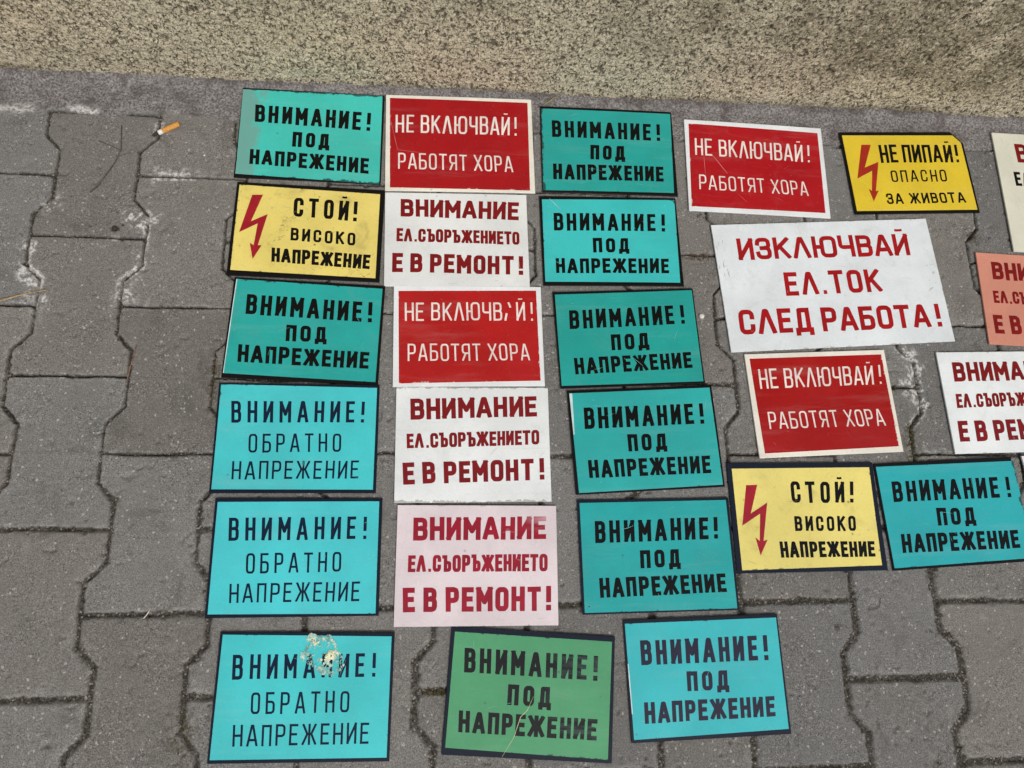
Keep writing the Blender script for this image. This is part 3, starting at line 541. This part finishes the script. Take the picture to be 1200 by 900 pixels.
INFO = {  # kind of lettering, name, label, group
 'T1': ('T', 'warning_sign', "teal sign rubbed grey along its left edge, against the wall above the yellow bolt sign", GT),
 'Y1': ('Y', 'danger_sign', "scuffed pale yellow red-bolt sign between two teal signs in the left column", GY),
 'T3': ('T', 'warning_sign', "dark teal sign with heavy black letters directly below the left yellow bolt sign", GT),
 'C4': ('C', 'warning_sign', "bright cyan thin-lettered sign with a clean face, uppermost of the three cyan ones", GT),
 'C5': ('C', 'warning_sign', "bright cyan thin-lettered sign between two others like it, beside the pink sign", GT),
 'C6': ('C', 'warning_sign', "bright cyan sign with crusty glue residue torn over its top line", GT),
 'R1': ('R', 'warning_sign', "red white-lettered sign against the wall, right of the teal corner-worn sign", GR),
 'W1': ('W', 'notice_sign', "white notice in dark red letters between two red signs", GW),
 'R2': ('R', 'warning_sign', "red sign with one white letter of its top line half scraped away", GR),
 'W2': ('W', 'notice_sign', "white notice in dark red letters directly above the pale pink sign", GW),
 'P1': ('W', 'notice_sign', "pale pink notice with rubbed crimson letters above the green sign", GW),
 'G1': ('T', 'warning_sign', "green black-bordered sign with a long scratch, tilted at the bottom edge", GT),
 'T7': ('T', 'warning_sign', "bright blue-teal sign with violet-black letters at the bottom, right of the green sign", GT),
 'T21': ('T', 'warning_sign', "dark teal sign by the wall, between two red signs", GT),
 'T22': ('T', 'warning_sign', "light teal sign scratched at its top left corner, left of the large white sign", GT),
 'T23': ('T', 'warning_sign', "deep teal sign tilted upward, beside the red sign with the scraped letter", GT),
 'T24': ('T', 'warning_sign', "teal sign with a pale bare left edge, beside the white notice above the pink one", GT),
 'T25': ('T', 'warning_sign', "teal sign with a tiny black dot in its corner, beside the pink sign", GT),
 'R3': ('R', 'warning_sign', "scratched red sign near the wall above the large white sign", GR),
 'Y2': ('Y2', 'danger_sign', "bright yellow red-bolt sign with a broken top right corner near the wall", GY),
 'BW': ('B', 'notice_sign', "largest sign, white with three lines of bright red letters", None),
 'R4': ('R', 'warning_sign', "red sign tilted directly under the large white sign", GR),
 'Y3': ('Y', 'danger_sign', "pale yellow red-bolt sign right of the teal column, below a red sign", GY),
 'T26': ('T', 'warning_sign', "teal black-bordered sign right of the lower yellow bolt sign, at the right edge", GT),
 'W3': ('W3', 'notice_sign', "cream notice with a red and a black line, cut by the right edge near wall", None),
 'S1': ('W', 'notice_sign', "salmon notice in dark red letters, cut off at the right edge", GW),
 'W4': ('W', 'notice_sign', "white notice in dark red letters below the salmon one, cut off at the right edge", GW),
 'T27': ('T', 'warning_sign', "corner of a pale-edged teal sign barely showing at the right edge", None),
}
def teal(n, rgb, seed, **k):
  key = [q for q in SIGNS if TSEED.get(q) == seed][0]
  return painted(n, rgb, seed, **dict(dict(rough=.18, dirt=.14, dirt_rgb=(120, 140, 136), spots=.5, nick=hd(key) + ((24, 34, 36), .8)), **k))
def hd(key):
    p = SIGNS[key]['p']; return (min(-p[0][0], p[1][0], p[2][0], -p[3][0]) - .4, min(p[0][1], p[1][1], -p[2][1], -p[3][1]) - .4)
PN = dict(nick=(104, 74, (120, 112, 98), .55))
TSEED = {'T1': 21, 'T3': 23, 'C4': 24, 'C5': 25, 'C6': 26, 'G1': 31, 'T7': 32, 'T21': 33, 'T22': 34, 'T23': 35, 'T24': 36, 'T25': 37, 'T26': 43, 'T27': 47}
LOOK = {
 'T1': (BLACK, teal("teal_paint_worn", (66, 196, 184), 21, edge=(.055, .62, (122, 146, 140), -.108)), [INK_K]),
 'Y1': (BLACK, painted("scuffed_yellow_paint", (232, 214, 118), 22, .26, .50, (120, 105, 80), .8, nick=hd('Y1') + ((50, 44, 36), .8)), [INK_K]),
 'T3': (BLACK, teal("deep_teal_paint", (38, 168, 162), 23), [INK_K]),
 'C4': (BLACK_SKY, teal("cyan_paint", (72, 202, 208), 24), [INK_N]),
 'C5': (BLACK_SKY, teal("cyan_paint_clean", (76, 206, 214), 25), [INK_N]),
 'C6': (BLACK_SKY, teal("cyan_paint_dull", (72, 202, 207), 26), [INK_N]),
 'R1': (CREAM, painted("crimson_paint", (166, 12, 24), 27, .2, .20, (150, 60, 60), .2, nick=hd('R1') + ((226, 214, 206), .7)), [INK_W]),
 'W1': (painted('white_plate_c', (228, 231, 230), 51, .28, .10, **PN), None, [INK_R]),
 'R2': (WHITE, painted("scarlet_paint", (176, 22, 24), 28, .24, .22, (140, 70, 60), .3, nick=hd('R2') + ((226, 214, 206), .7)), [INK_W]),
 'W2': (painted("white_plate_scuffed", (232, 237, 238), 29, .26, .12, streak=.12, **PN), None, [INK_R]),
 'P1': (painted("pale_pink_plate", (226, 214, 219), 30, .22, .10, **PN), None, [INK_P]),
 'G1': (BLACK_SKY, teal("green_paint", (82, 158, 112), 31), [INK_G]),
 'T7': (BLACK_SKY, teal("blue_teal_paint", (60, 190, 198), 32), [INK_V]),
 'T21': (BLACK, teal("deep_teal_paint_b", (38, 164, 157), 33), [INK_K]),
 'T22': (BLACK, teal("light_teal_paint", (60, 192, 192), 34), [INK_K]),
 'T23': (BLACK, teal("sea_teal_paint", (34, 161, 154), 35, streak=.10), [INK_K]),
 'T24': (BLACK, teal("teal_paint_b", (46, 172, 170), 36, dirt=.10), [INK_K]),
 'T25': (BLACK_SKY, teal("teal_paint_c", (38, 167, 168), 37), [INK_K]),
 'R3': (WHITE, painted("carmine_paint", (172, 16, 28), 38, .18, .22, (190, 90, 90), .2, nick=hd('R3') + ((226, 214, 206), .7)), [INK_W]),
 'Y2': (BLACK, painted("bright_yellow_paint", (226, 198, 54), 39, .24, .10, (150, 110, 50), .5), [INK_K]),
 'BW': (painted("cool_white_plate", (226, 234, 238), 40, .26, .24, (160, 152, 134), .6, nick=(172, 98, (150, 142, 122), .6)), None, [INK_B]),
 'R4': (CREAM, painted("signal_red_paint", (164, 12, 14), 41, .22, .18, (150, 50, 45), .2, nick=hd('R4') + ((226, 214, 206), .7)), [INK_W]),
 'Y3': (BLACK_SKY, painted("pale_yellow_paint", (234, 220, 126), 42, .26, .40, (150, 130, 76), .7, nick=hd('Y3') + ((60, 52, 40), .7)), [INK_K]),
 'T26': (BLACK, teal("teal_paint_d", (42, 171, 178), 43), [INK_K]),
 'W3': (painted("old_cream_plate", (221, 221, 204), 44, .34, .18, (150, 140, 110), .6), None, [INK_R, INK_K]),
 'S1': (painted("salmon_plate", (212, 144, 124), 45, .3, .10, **PN), None, [INK_R]),
 'W4': (painted("white_plate_b", (232, 238, 240), 46, .26, .10, **PN), None, [INK_R]),
 'T27': (WHITE, teal("teal_paint_e", (60, 190, 195), 47), [INK_K]),
}
Z_OF = {'R1': 0.95}
SCR = {'BW': [([(-158.5, 15.7), (-159.9, 22.1)], 1.11, HAIR['w']), ([(-164.8, 36.0), (-162.5, 43.5)], 0.45, HAIR['w']), ([(-159.7, 21.8), (-160.1, 29.6)], 0.74, HAIR['w']), ([(-160.8, 20.0), (-158.5, 23.3)], 0.52, HAIR['w']), ([(-165.1, 30.3), (-164.4, 38.6)], 0.97, HAIR['w']), ([(-171.9, 28.7), (-171.2, 34.1)], 0.97, HAIR['w']), ([(-165.2, 14.5), (-166.0, 22.5)], 0.69, HAIR['w']), ([(-161.3, 69.1), (-160.1, 75.9)], 0.89, HAIR['w']), ([(-167.6, 64.8), (-167.3, 73.1)], 0.64, HAIR['w']), ([(-159.9, 57.2), (-158.8, 62.3)], 0.51, HAIR['w']), ([(-161.2, 31.7), (-159.9, 34.7)], 0.47, HAIR['w']), ([(-170.0, 58.5), (-171.1, 66.9)], 0.70, HAIR['w']), ([(-163.9, 31.0), (-162.8, 33.7)], 0.72, HAIR['w']), ([(-158.9, 20.8), (-157.6, 25.1)], 0.64, HAIR['w']), ([(150.5, -19.1), (157.2, -17.1)], 1.04, HAIR['w']), ([(166.1, 22.9), (168.1, 23.4)], 0.80, HAIR['w']), ([(161.5, 22.2), (167.0, 25.0)], 0.49, HAIR['w']), ([(163.0, 10.4), (168.5, 11.1)], 1.07, HAIR['w']), ([(156.1, 21.8), (159.5, 22.3)], 1.12, HAIR['w']), ([(164.1, -6.1), (166.5, -7.1)], 0.90, HAIR['w']), ([(169.9, 20.5), (173.3, 19.9)], 1.05, HAIR['w']), ([(155.7, -1.5), (156.8, -3.4)], 0.83, HAIR['w']), ([(163.9, 7.7), (167.1, 10.4)], 0.90, HAIR['w']), ([(153.1, -17.0), (160.0, -14.0)], 1.14, HAIR['w'])],
 'Y1': [([(-35.0, 21.3), (-32.3, 21.9)], 0.57, SCUFF_D), ([(-36.5, -13.2), (-33.3, -11.3)], 0.44, SCUFF), ([(-23.1, 26.9), (-18.6, 31.0)], 0.46, SCUFF), ([(-33.7, 3.2), (-31.7, 5.3)], 0.68, SCUFF), ([(-39.1, 6.4), (-32.5, 7.5)], 0.83, SCUFF), ([(-25.0, 19.3), (-20.6, 23.9)], 0.63, SCUFF), ([(-37.3, -2.1), (-31.5, -0.0)], 0.37, SCUFF), ([(-40.0, 0.0), (-36.4, 1.9)], 0.90, SCUFF), ([(-37.0, 13.4), (-33.1, 14.7)], 0.76, SCUFF), ([(-30.0, -0.4), (-26.5, 0.1)], 0.77, SCUFF), ([(-31.9, 19.0), (-29.5, 20.2)], 0.73, SCUFF_D), ([(-39.9, -14.8), (-36.1, -14.3)], 0.88, SCUFF_D), ([(-26.6, 13.4), (-23.8, 16.0)], 0.46, SCUFF), ([(-29.2, 32.7), (-26.9, 33.6)], 0.37, SCUFF), ([(-41.8, -11.6), (-35.0, -10.3)], 0.58, SCUFF), ([(-32.4, 29.2), (-29.8, 31.1)], 0.37, SCUFF), ([(-22.8, 17.8), (-17.6, 20.8)], 0.58, SCUFF_D), ([(-37.7, 7.4), (-33.3, 8.0)], 0.49, SCUFF_D), ([(-40.8, -16.9), (-37.4, -15.8)], 0.46, SCUFF), ([(-46.5, -18.9), (-43.2, -15.2)], 0.89, SCUFF), ([(-40.0, -13.3), (-36.3, -10.3)], 0.40, SCUFF), ([(-36.0, -10.4), (-30.9, -8.5)], 0.79, SCUFF), ([(60.7, -55.6), (64.4, -54.4)], 0.56, SCUFF_D), ([(86.9, -62.8), (91.8, -60.0)], 0.80, SCUFF), ([(76.3, -62.0), (81.2, -61.0)], 0.44, SCUFF), ([(27.5, -54.9), (31.5, -52.3)], 0.53, SCUFF), ([(80.6, -63.8), (85.1, -66.1)], 0.89, SCUFF_D), ([(72.4, -55.2), (76.9, -57.0)], 0.80, SCUFF), ([(75.0, -51.6), (77.9, -51.5)], 0.42, SCUFF), ([(20.0, -56.2), (24.4, -55.5)], 0.48, SCUFF), ([(52.0, -55.6), (53.0, -53.6)], 0.90, SCUFF), ([(10.5, -57.9), (14.7, -59.0)], 0.54, SCUFF)],
 'R3': [([(-71.2, 19.8), (-48.2, -12.9)], 1.3, SCR_R), ([(-83.9, 17.5), (-83.2, -16.7)], .6, SCR_R), ([(-34, -47), (-19, -61)], .5, SCR_R)],
 'T22': [([(-90.1, 68.5), (-73.2, 49.7)], .5, SCRATCH)],
 'G1': [([(3.6, -2.7), (-3, -18.9), (-11.1, -27.2), (-18.1, -51), (-31.4, -73.8)], .7, SCR_Y)],
 'R1': [([(-104.8, 41.7), (-93, -13.2), (-55, -17.9)], .5, SCR_R)],
 'T25': [([(-96.9, -64), (-95.4, -64)], 1.6, INK_K)]}
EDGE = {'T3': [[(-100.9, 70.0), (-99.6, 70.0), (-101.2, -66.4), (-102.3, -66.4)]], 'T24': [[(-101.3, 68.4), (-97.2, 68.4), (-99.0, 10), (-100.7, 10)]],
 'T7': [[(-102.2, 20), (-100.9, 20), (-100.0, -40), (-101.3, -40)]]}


TEXT = {  # per kind of sign and line: stroke / height, gap and word space in letter widths
 'T': [(.185, .37, .9), (.225, .40, .9), (.21, .25, .9)], 'C': [(.14, .64, .9), (.11, .60, .9), (.113, .40, .9)],
 'Y': [(.17, .56, .9), (.19, .42, .9), (.215, .18, .9)], 'Y2': [(.145, .20, .62), (.13, .46, .9), (.175, .28, .95)],
 'R': [(.100, .26, .84), (.094, .32, .92)], 'W': [(.215, .15, .8), (.21, .12, .9), (.215, .19, .62)],
 'B': [(.185, .15, .8), (.185, .25, .9), (.19, .17, .58)], 'W3': [(.2, .17, .8), (.19, .2, .9)]}
def build_sign(key):
    D = SIGNS[key]; kind, name, label, group = INFO[key][:4]; plate_mat, panel_mat, ink_mats = LOOK[key]
    r = random.Random(key); w, h = D['s']
    root = link(bpy.data.objects.new(name, None)); root.empty_display_size = .03
    root.location = (D['c'][0] * MM, D['c'][1] * MM, (Z_OF.get(key, 0.9)) * MM); root.rotation_euler = (0, 0, math.radians(D['r']))
    tag(root, label, "sign", group)
    wp = Warp(w, h, r, .0 if key == 'Y2' else .8)
    q = [(-w / 2, h / 2), (w / 2, h / 2), (w / 2, -h / 2), (-w / 2, -h / 2)]
    if key == 'Y2':
        poly_slab("plate", [q[0], (86.1, q[0][1]), (q[1][0], 51.0), q[2], q[3]], 0, PLATE_T, plate_mat, root)
        p = D['p']; poly_slab("colour_panel", [tuple(p[0]), (88.6, 66.0), (100.3, 52.6), tuple(p[2]), tuple(p[3])], PLATE_T + .02, PLATE_T + PAINT, panel_mat, root)
    else:
        sheet("plate", q, 0, PLATE_T, wp, plate_mat, root)
        if 'p' in D: sheet("colour_panel", [tuple(x) for x in D['p']], PLATE_T + .02, PLATE_T + PAINT, wp, panel_mat, root, .06)
    top = PLATE_T + (PAINT if 'p' in D else 0) + .08
    for i, (txt, quad, exu) in enumerate(D.get('l', [])):
        t, gap, sp = TEXT[kind][i]
        text_line(txt, quad, exu, t, gap, sp, top, wp, ink_mats[min(i, len(ink_mats) - 1)], root, r)
    if 'b' in D: poly_slab("lightning_bolt", [tuple(x) for x in D['b']], top - .04 + (wp(-70, 0) if key != 'Y2' else 0) + (.12 if key != 'Y2' else 0), top + .06 + (wp(-70, 0) + .12 if key != 'Y2' else 0), INK_O if key == 'Y2' else INK_T, root)
    for pts, wd, m in SCR.get(key, []): stroke("scratch", pts, wd, top + .06, wp, m, root)
    if key not in ('T27',):
        HW = (95, 62) if 'p' in D else (w / 2 - 4, h / 2 - 4)
        for q_ in range(r.randint(4, 8)):
            x, y = r.uniform(-HW[0], HW[0]), r.uniform(-HW[1], HW[1]); a = r.choice((r.uniform(-.25, .25), r.uniform(.3, 2.8))); Ls = r.choice((4, 7, 12, 20)) * r.uniform(.6, 1.3); n_ = 6; wd = r.uniform(.16, .38); cv = r.uniform(-.02, .02)
            V = []
            for i in range(n_ + 1):
                s_ = i / n_; aa = a + cv * s_ * Ls; px, py = x + Ls * s_ * math.cos(aa), y + Ls * s_ * math.sin(aa); px = max(-HW[0], min(HW[0], px)); py = max(-HW[1], min(HW[1], py)); ww = wd * (.25 + math.sin(math.pi * s_)) / 2
                for sg in (-1, 1):
                    qx, qy = px - math.sin(aa) * ww * sg, py + math.cos(aa) * ww * sg; V.append((qx * MM, qy * MM, (wp(qx, qy) + top + .04) * MM))
            mesh_obj("scratch", V, [(2 * i, 2 * i + 1, 2 * i + 3, 2 * i + 2) for i in range(n_)], HAIR[{'T': 't', 'C': 't', 'R': 'r', 'Y': 'y', 'B': 'w', 'W': 'w'}[kind[0]]], root)
    for quad in EDGE.get(key, []): sheet("pale_edge", quad, PLATE_T + PAINT + .01, PLATE_T + PAINT + .05, wp, PALE, root, .02, 3, 4)
    return root, wp, top
for _k in SIGNS:
    _root, _wp, _top = build_sign(_k)
    if _k == 'C6': glue_root, glue_warp, glue_top = _root, _wp, _top

# crusty residue torn over the lettering of one sign
def residue():
    out = [(1.5, 73.9), (12.2, 69.8), (26.8, 70.9), (35.9, 58.7), (46.7, 36.7), (44, 29.7), (32.1, 21.9), (19.5, 24.9), (6.4, 34.8), (-6.4, 40.8), (-9.1, 48.7), (-3.6, 58.7)]
    xs = np.arange(-14, 51, .5); ys = np.arange(17, 74, .5); X, Y = np.meshgrid(xs, ys); D = np.full(X.shape, 1e9); inside = np.zeros(X.shape, bool)
    for i in range(len(out)):
        (x1, y1), (x2, y2) = out[i - 1], out[i]; L2 = (x2 - x1) ** 2 + (y2 - y1) ** 2
        t = np.clip(((X - x1) * (x2 - x1) + (Y - y1) * (y2 - y1)) / L2, 0, 1); D = np.minimum(D, np.hypot(X - x1 - t * (x2 - x1), Y - y1 - t * (y2 - y1)))
        c = ((y1 > Y) != (y2 > Y)) & (X < (x2 - x1) * (Y - y1) / (y2 - y1 + 1e-9) + x1); inside ^= c
    D = np.where(inside, D, -D)
    rim = np.exp(-((D - 3) / 3.2) ** 2); f = fbm(X, Y, 5, 301, 4, .75); lump = np.exp(-(((X - 27) / 5) ** 2 + ((Y - 46) / 6) ** 2)) + np.exp(-(((X - 7) / 4.5) ** 2 + ((Y - 63) / 8) ** 2))
    m = (f + rim * .25 + lump * .8 - .34 - np.clip(-D, 0, 5) + .3 * (Y < 48) * (X < 34) > 0) & (D > -1.5)
    tone = np.clip(.42 + .45 * fbm(X, Y, 5, 302, 3) + lump * .5, 0, 1)
    V, F, ids, C = [], [], {}, []
    def vid(j, i):
        if (j, i) not in ids:
            ids[(j, i)] = len(V); x, y = X[j, i] + .25 * math.sin(i * 5.1 + j * 3.3), Y[j, i] + .25 * math.cos(i * 3.7 - j * 4.9)
            V.append((x * MM, y * MM, (glue_warp(x, y) + glue_top + .08 + max(0, .25 + .5 * f[j, i] + 1.2 * lump[j, i])) * MM)); C.append(tone[j, i])
        return ids[(j, i)]
    for j in range(len(ys) - 1):
        for i in range(len(xs) - 1):
            if m[j, i]: F.append((vid(j, i), vid(j, i + 1), vid(j + 1, i + 1), vid(j + 1, i)))
    n = NT("dried_glue_and_paint"); a = n.attr("tone").outputs["Fac"]
    c = n.mix(n.ramp(a, .15, .45), lin((104, 156, 152)), lin((164, 214, 204))); c = n.mix(n.ramp(a, .5, .8), c, lin((238, 238, 200)))
    n.set(color=n.mix(n.ramp(n.noise(420, 3, .6), .4, .7, 0, .5), c, lin((92, 96, 84))), rough=.6)
    o = mesh_obj("glue_residue", V, F, n.m, glue_root); at = o.data.attributes.new("tone", 'FLOAT', 'POINT'); at.data.foreach_set("value", C)
residue()

# ------------------------------------------------------------------ small things lying about
def tube(name, pts, rads, mat, parent=None, seg=8, caps=True):
    V, F = [], []
    P = np.array(pts, float)
    for i, p in enumerate(P):
        d = P[min(i + 1, len(P) - 1)] - P[max(i - 1, 0)]; d /= np.linalg.norm(d); s = np.cross(d, (0, 0, 1)); s /= max(1e-9, np.linalg.norm(s)); u = np.cross(s, d)
        for k in range(seg):
            a = 2 * math.pi * k / seg; V.append(tuple((p + rads[i] * (s * math.cos(a) + u * math.sin(a))) * MM))
    for i in range(len(P) - 1):
        for k in range(seg): F.append((i * seg + k, i * seg + (k + 1) % seg, (i + 1) * seg + (k + 1) % seg, (i + 1) * seg + k))
    if caps: F.append(tuple(range(seg - 1, -1, -1))); F.append(tuple((len(P) - 1) * seg + k for k in range(seg)))
    return mesh_obj(name, V, F, mat, parent, True)
def simple(name, a, b, scale=300, rough=.8):
    n = NT(name); n.set(color=n.mix(n.ramp(n.noise(scale, 4, .6), .35, .65), a, b), rough=rough, spec=.3); return n.m
cig = link(bpy.data.objects.new("cigarette_butt", None)); cig.empty_display_size = .02
tag(cig, "smoked cigarette butt with orange filter and burnt tip on the paving", "cigarette butt")
cig.location = (-.3925, .6605, .0045); cig.rotation_euler = (0, 0, math.radians(31))
tube("filter", [(-11, 0, 0), (-10.6, 0, 0), (0, .3, 0), (14, .1, .1), (14.6, 0, .1)], [3.6, 3.9, 4.0, 3.9, 3.7], simple("cork_filter_paper", (.50, .22, .045), (.64, .33, .09), 500), cig, 14)
tube("paper", [(-17.5, .2, -.3), (-16, .1, -.2), (-11.05, 0, 0)], [3.1, 3.5, 3.7], simple("cigarette_paper", (.8, .79, .75), (.7, .68, .63)), cig, 14)
tube("ash", [(-27, .8, -1.9), (-25, .6, -1.6), (-21, 1.2, -1.0), (-17.6, .2, -.4)], [1.0, 2.2, 2.6, 2.9], simple("burnt_ash", (.012, .012, .012), (.06, .055, .05), 900), cig, 10)

TWIG = simple("dark_dry_twig", (.045, .04, .035), (.11, .10, .09)); STRAW = simple("dry_straw", (.26, .18, .09), (.42, .33, .20)); RED = simple("reddish_stem", (.16, .07, .05), (.32, .2, .14)); GRASS = simple("yellow_grass_blade", (.28, .26, .08), (.4, .36, .15))
tw = link(bpy.data.objects.new("twig", None)); tw.empty_display_size = .02; tag(tw, "thin dark forked twig lying on the block left of the cigarette butt", "twig"); tw.location = (-.465, .60, .0012)
tube("stem", [(4, 64, 0), (6, 45, .2), (8, 25, .5), (3, 5, .4), (-6, -14, .4), (-16, -34, .2), (-26, -46, 0)], [.5, .7, .8, .9, .9, 1.2, 1.0], TWIG, tw, 6)
tube("side_shoot", [(7.6, 22, .5), (-8, 30, .4), (-24, 36, 0)], [.6, .5, .35], TWIG, tw, 6)
tube("side_shoot", [(5, 12, .5), (16, 18, .3), (24, 19, 0)], [.45, .4, .3], TWIG, tw, 6)
tag(tube("straw", [(-626, 376, 2.0), (-586, 388, 2.4), (-556, 399, 2.2), (-527, 406, 1.6)], [1.5, 1.4, 1.1, .6], STRAW, None, 8), "pale dry straw stalk at the left edge of the paving", "straw")
tag(tube("stem", [(-404, 330, .2), (-406, 313, .6), (-409, 295, .4), (-411, 279, -.5)], [.6, .9, .8, .4], RED, None, 6), "short reddish dry stem stuck in the joint between two blocks", "plant stem")
tag(tube("straw", [(-358, -24, -1.0), (-353, -18, .3), (-350, -11, .4)], [.5, .8, .4], simple("bleached_straw", (.55, .5, .4), (.68, .64, .55)), None, 6), "tiny bleached straw bit in the joint near the bottom left signs", "straw")
tag(tube("grass_blade", [(158, 729, 4), (166, 733, 7), (174, 740, 8), (181, 743, 6)], [.5, .8, .7, .2], GRASS, None, 5), "yellow dry grass blade at the foot of the wall behind a teal sign", "grass blade")
def pebble(x, y, r, mat, label, seed, flat=.6):
    rr = random.Random(seed); V, F = [], []; N, M = 9, 6
    for j in range(M + 1):
        th = math.pi * j / M
        for i in range(N):
            ph = 2 * math.pi * i / N; q = r * (1 + rr.uniform(-.2, .2)); V.append((q * math.sin(th) * math.cos(ph) * MM, q * math.sin(th) * math.sin(ph) * MM, (q * flat * math.cos(th) + r * flat * .7) * MM))
    for j in range(M):
        for i in range(N): F.append((j * N + i, j * N + (i + 1) % N, (j + 1) * N + (i + 1) % N, (j + 1) * N + i))
    o = mesh_obj("pebble" if "pebble" in label else "paint_flake", V, F, mat, None, True); o.location = (x * MM, y * MM, .4 * MM); tag(o, label, "pebble" if "pebble" in label else "flake"); return o
DK = simple("dark_stone", (.02, .018, .016), (.07, .06, .055)); LT = simple("pale_chip", (.6, .6, .57), (.72, .71, .68))
pebble(383, 388, 4.2, LT, "white flake on the paving between the teal column and the big white sign", 1, .3)
pebble(-452, 501, 3.2, DK, "dark pebble sitting in a small hollow of the second block column", 2)
pebble(-441, 505, 1.6, DK, "smallest dark pebble, just right of the hollow in the block", 3)
pebble(-341, 620, 1.5, LT, "tiny white pebble on the block below the cigarette butt", 4)

def crumbs(name, pts, mats, label=None):
    """loose grains: jittered octahedra, too many to count"""
    r = random.Random(hash(name) % 1000 if False else len(pts)); V, F, T = [], [], []
    for (x, y, z, rad, tone) in pts:
        b = len(V)
        for dx, dy, dz in ((1, 0, 0), (0, 1, 0), (-1, 0, 0), (0, -1, 0), (0, 0, 1), (0, 0, -1)):
            k = rad * r.uniform(.6, 1.25); V.append(((x + dx * k + r.uniform(-.3, .3) * rad) * MM, (y + dy * k + r.uniform(-.3, .3) * rad) * MM, (z + dz * k * .8 + rad * .35) * MM)); T.append(tone)
        F += [(b, b + 1, b + 4), (b + 1, b + 2, b + 4), (b + 2, b + 3, b + 4), (b + 3, b, b + 4), (b + 1, b, b + 5), (b + 2, b + 1, b + 5), (b + 3, b + 2, b + 5), (b, b + 3, b + 5)]
    n = NT(name + "_grains"); a = n.attr("tone").outputs["Fac"]; n.set(color=n.mix(a, mats[0], mats[1]), rough=.95, spec=.2)
    o = mesh_obj(name, V, F, n.m); at = o.data.attributes.new("tone", 'FLOAT', 'POINT'); at.data.foreach_set("value", T); return tag(o, kind="stuff")
gr = np.random.default_rng(11); jx, jy, jz, jd = JOINTS; tx, ty, tz = TOPS
pk = gr.choice(len(jx), 3600, replace=False); pts = [(jx[i], jy[i], jz[i], float(gr.choice((.5, .7, .9, 1.3), p=(.4, .35, .2, .05))), float(gr.random() ** 1.6)) for i in pk if jy[i] < 330 or gr.random() < .35]
ok = np.where((tx > -660) & (tx < 1020) & (ty > -230) & (ty < 735))[0]; pk = gr.choice(ok, 260, replace=False)
pts += [(tx[i] + gr.uniform(-4, 4), ty[i] + gr.uniform(-4, 4), tz[i] + .1, float(gr.choice((.4, .6, .9), p=(.5, .4, .1))), float(gr.random())) for i in pk]
crumbs("grit", pts, ((.022, .02, .017), (.34, .32, .28)))
pts = []
for (cx, cy, rx, ry, k) in ((678, 205, 6, 24, 90), (672, 180, 5, 10, 30), (10, -118, 16, 4, 70), (655, 282, 20, 2, 30), (-300, -168, 10, 10, 26)):
    for i in range(k): pts.append((cx + gr.normal() * rx * .6, cy + gr.normal() * ry * .6, -1.2 + gr.random() * 1.5, .5 + gr.random() * .8, gr.random()))
crumbs("moss", pts, ((.028, .026, .010), (.17, .145, .05)))
pts = []
for (cx, cy, rx, ry, k) in ((387, 483, 22, 5, 50), (828, 531, 10, 14, 50), (392, 552, 6, 10, 16), (-300, 290, 3, 40, 30)):
    for i in range(k): pts.append((cx + gr.normal() * rx * .6, cy + gr.normal() * ry * .6, -.8 + gr.random() * 1.2, .5 + gr.random() * .9, gr.random()))
crumbs("leaf_litter", pts, ((.03, .02, .015), (.17, .095, .06)))
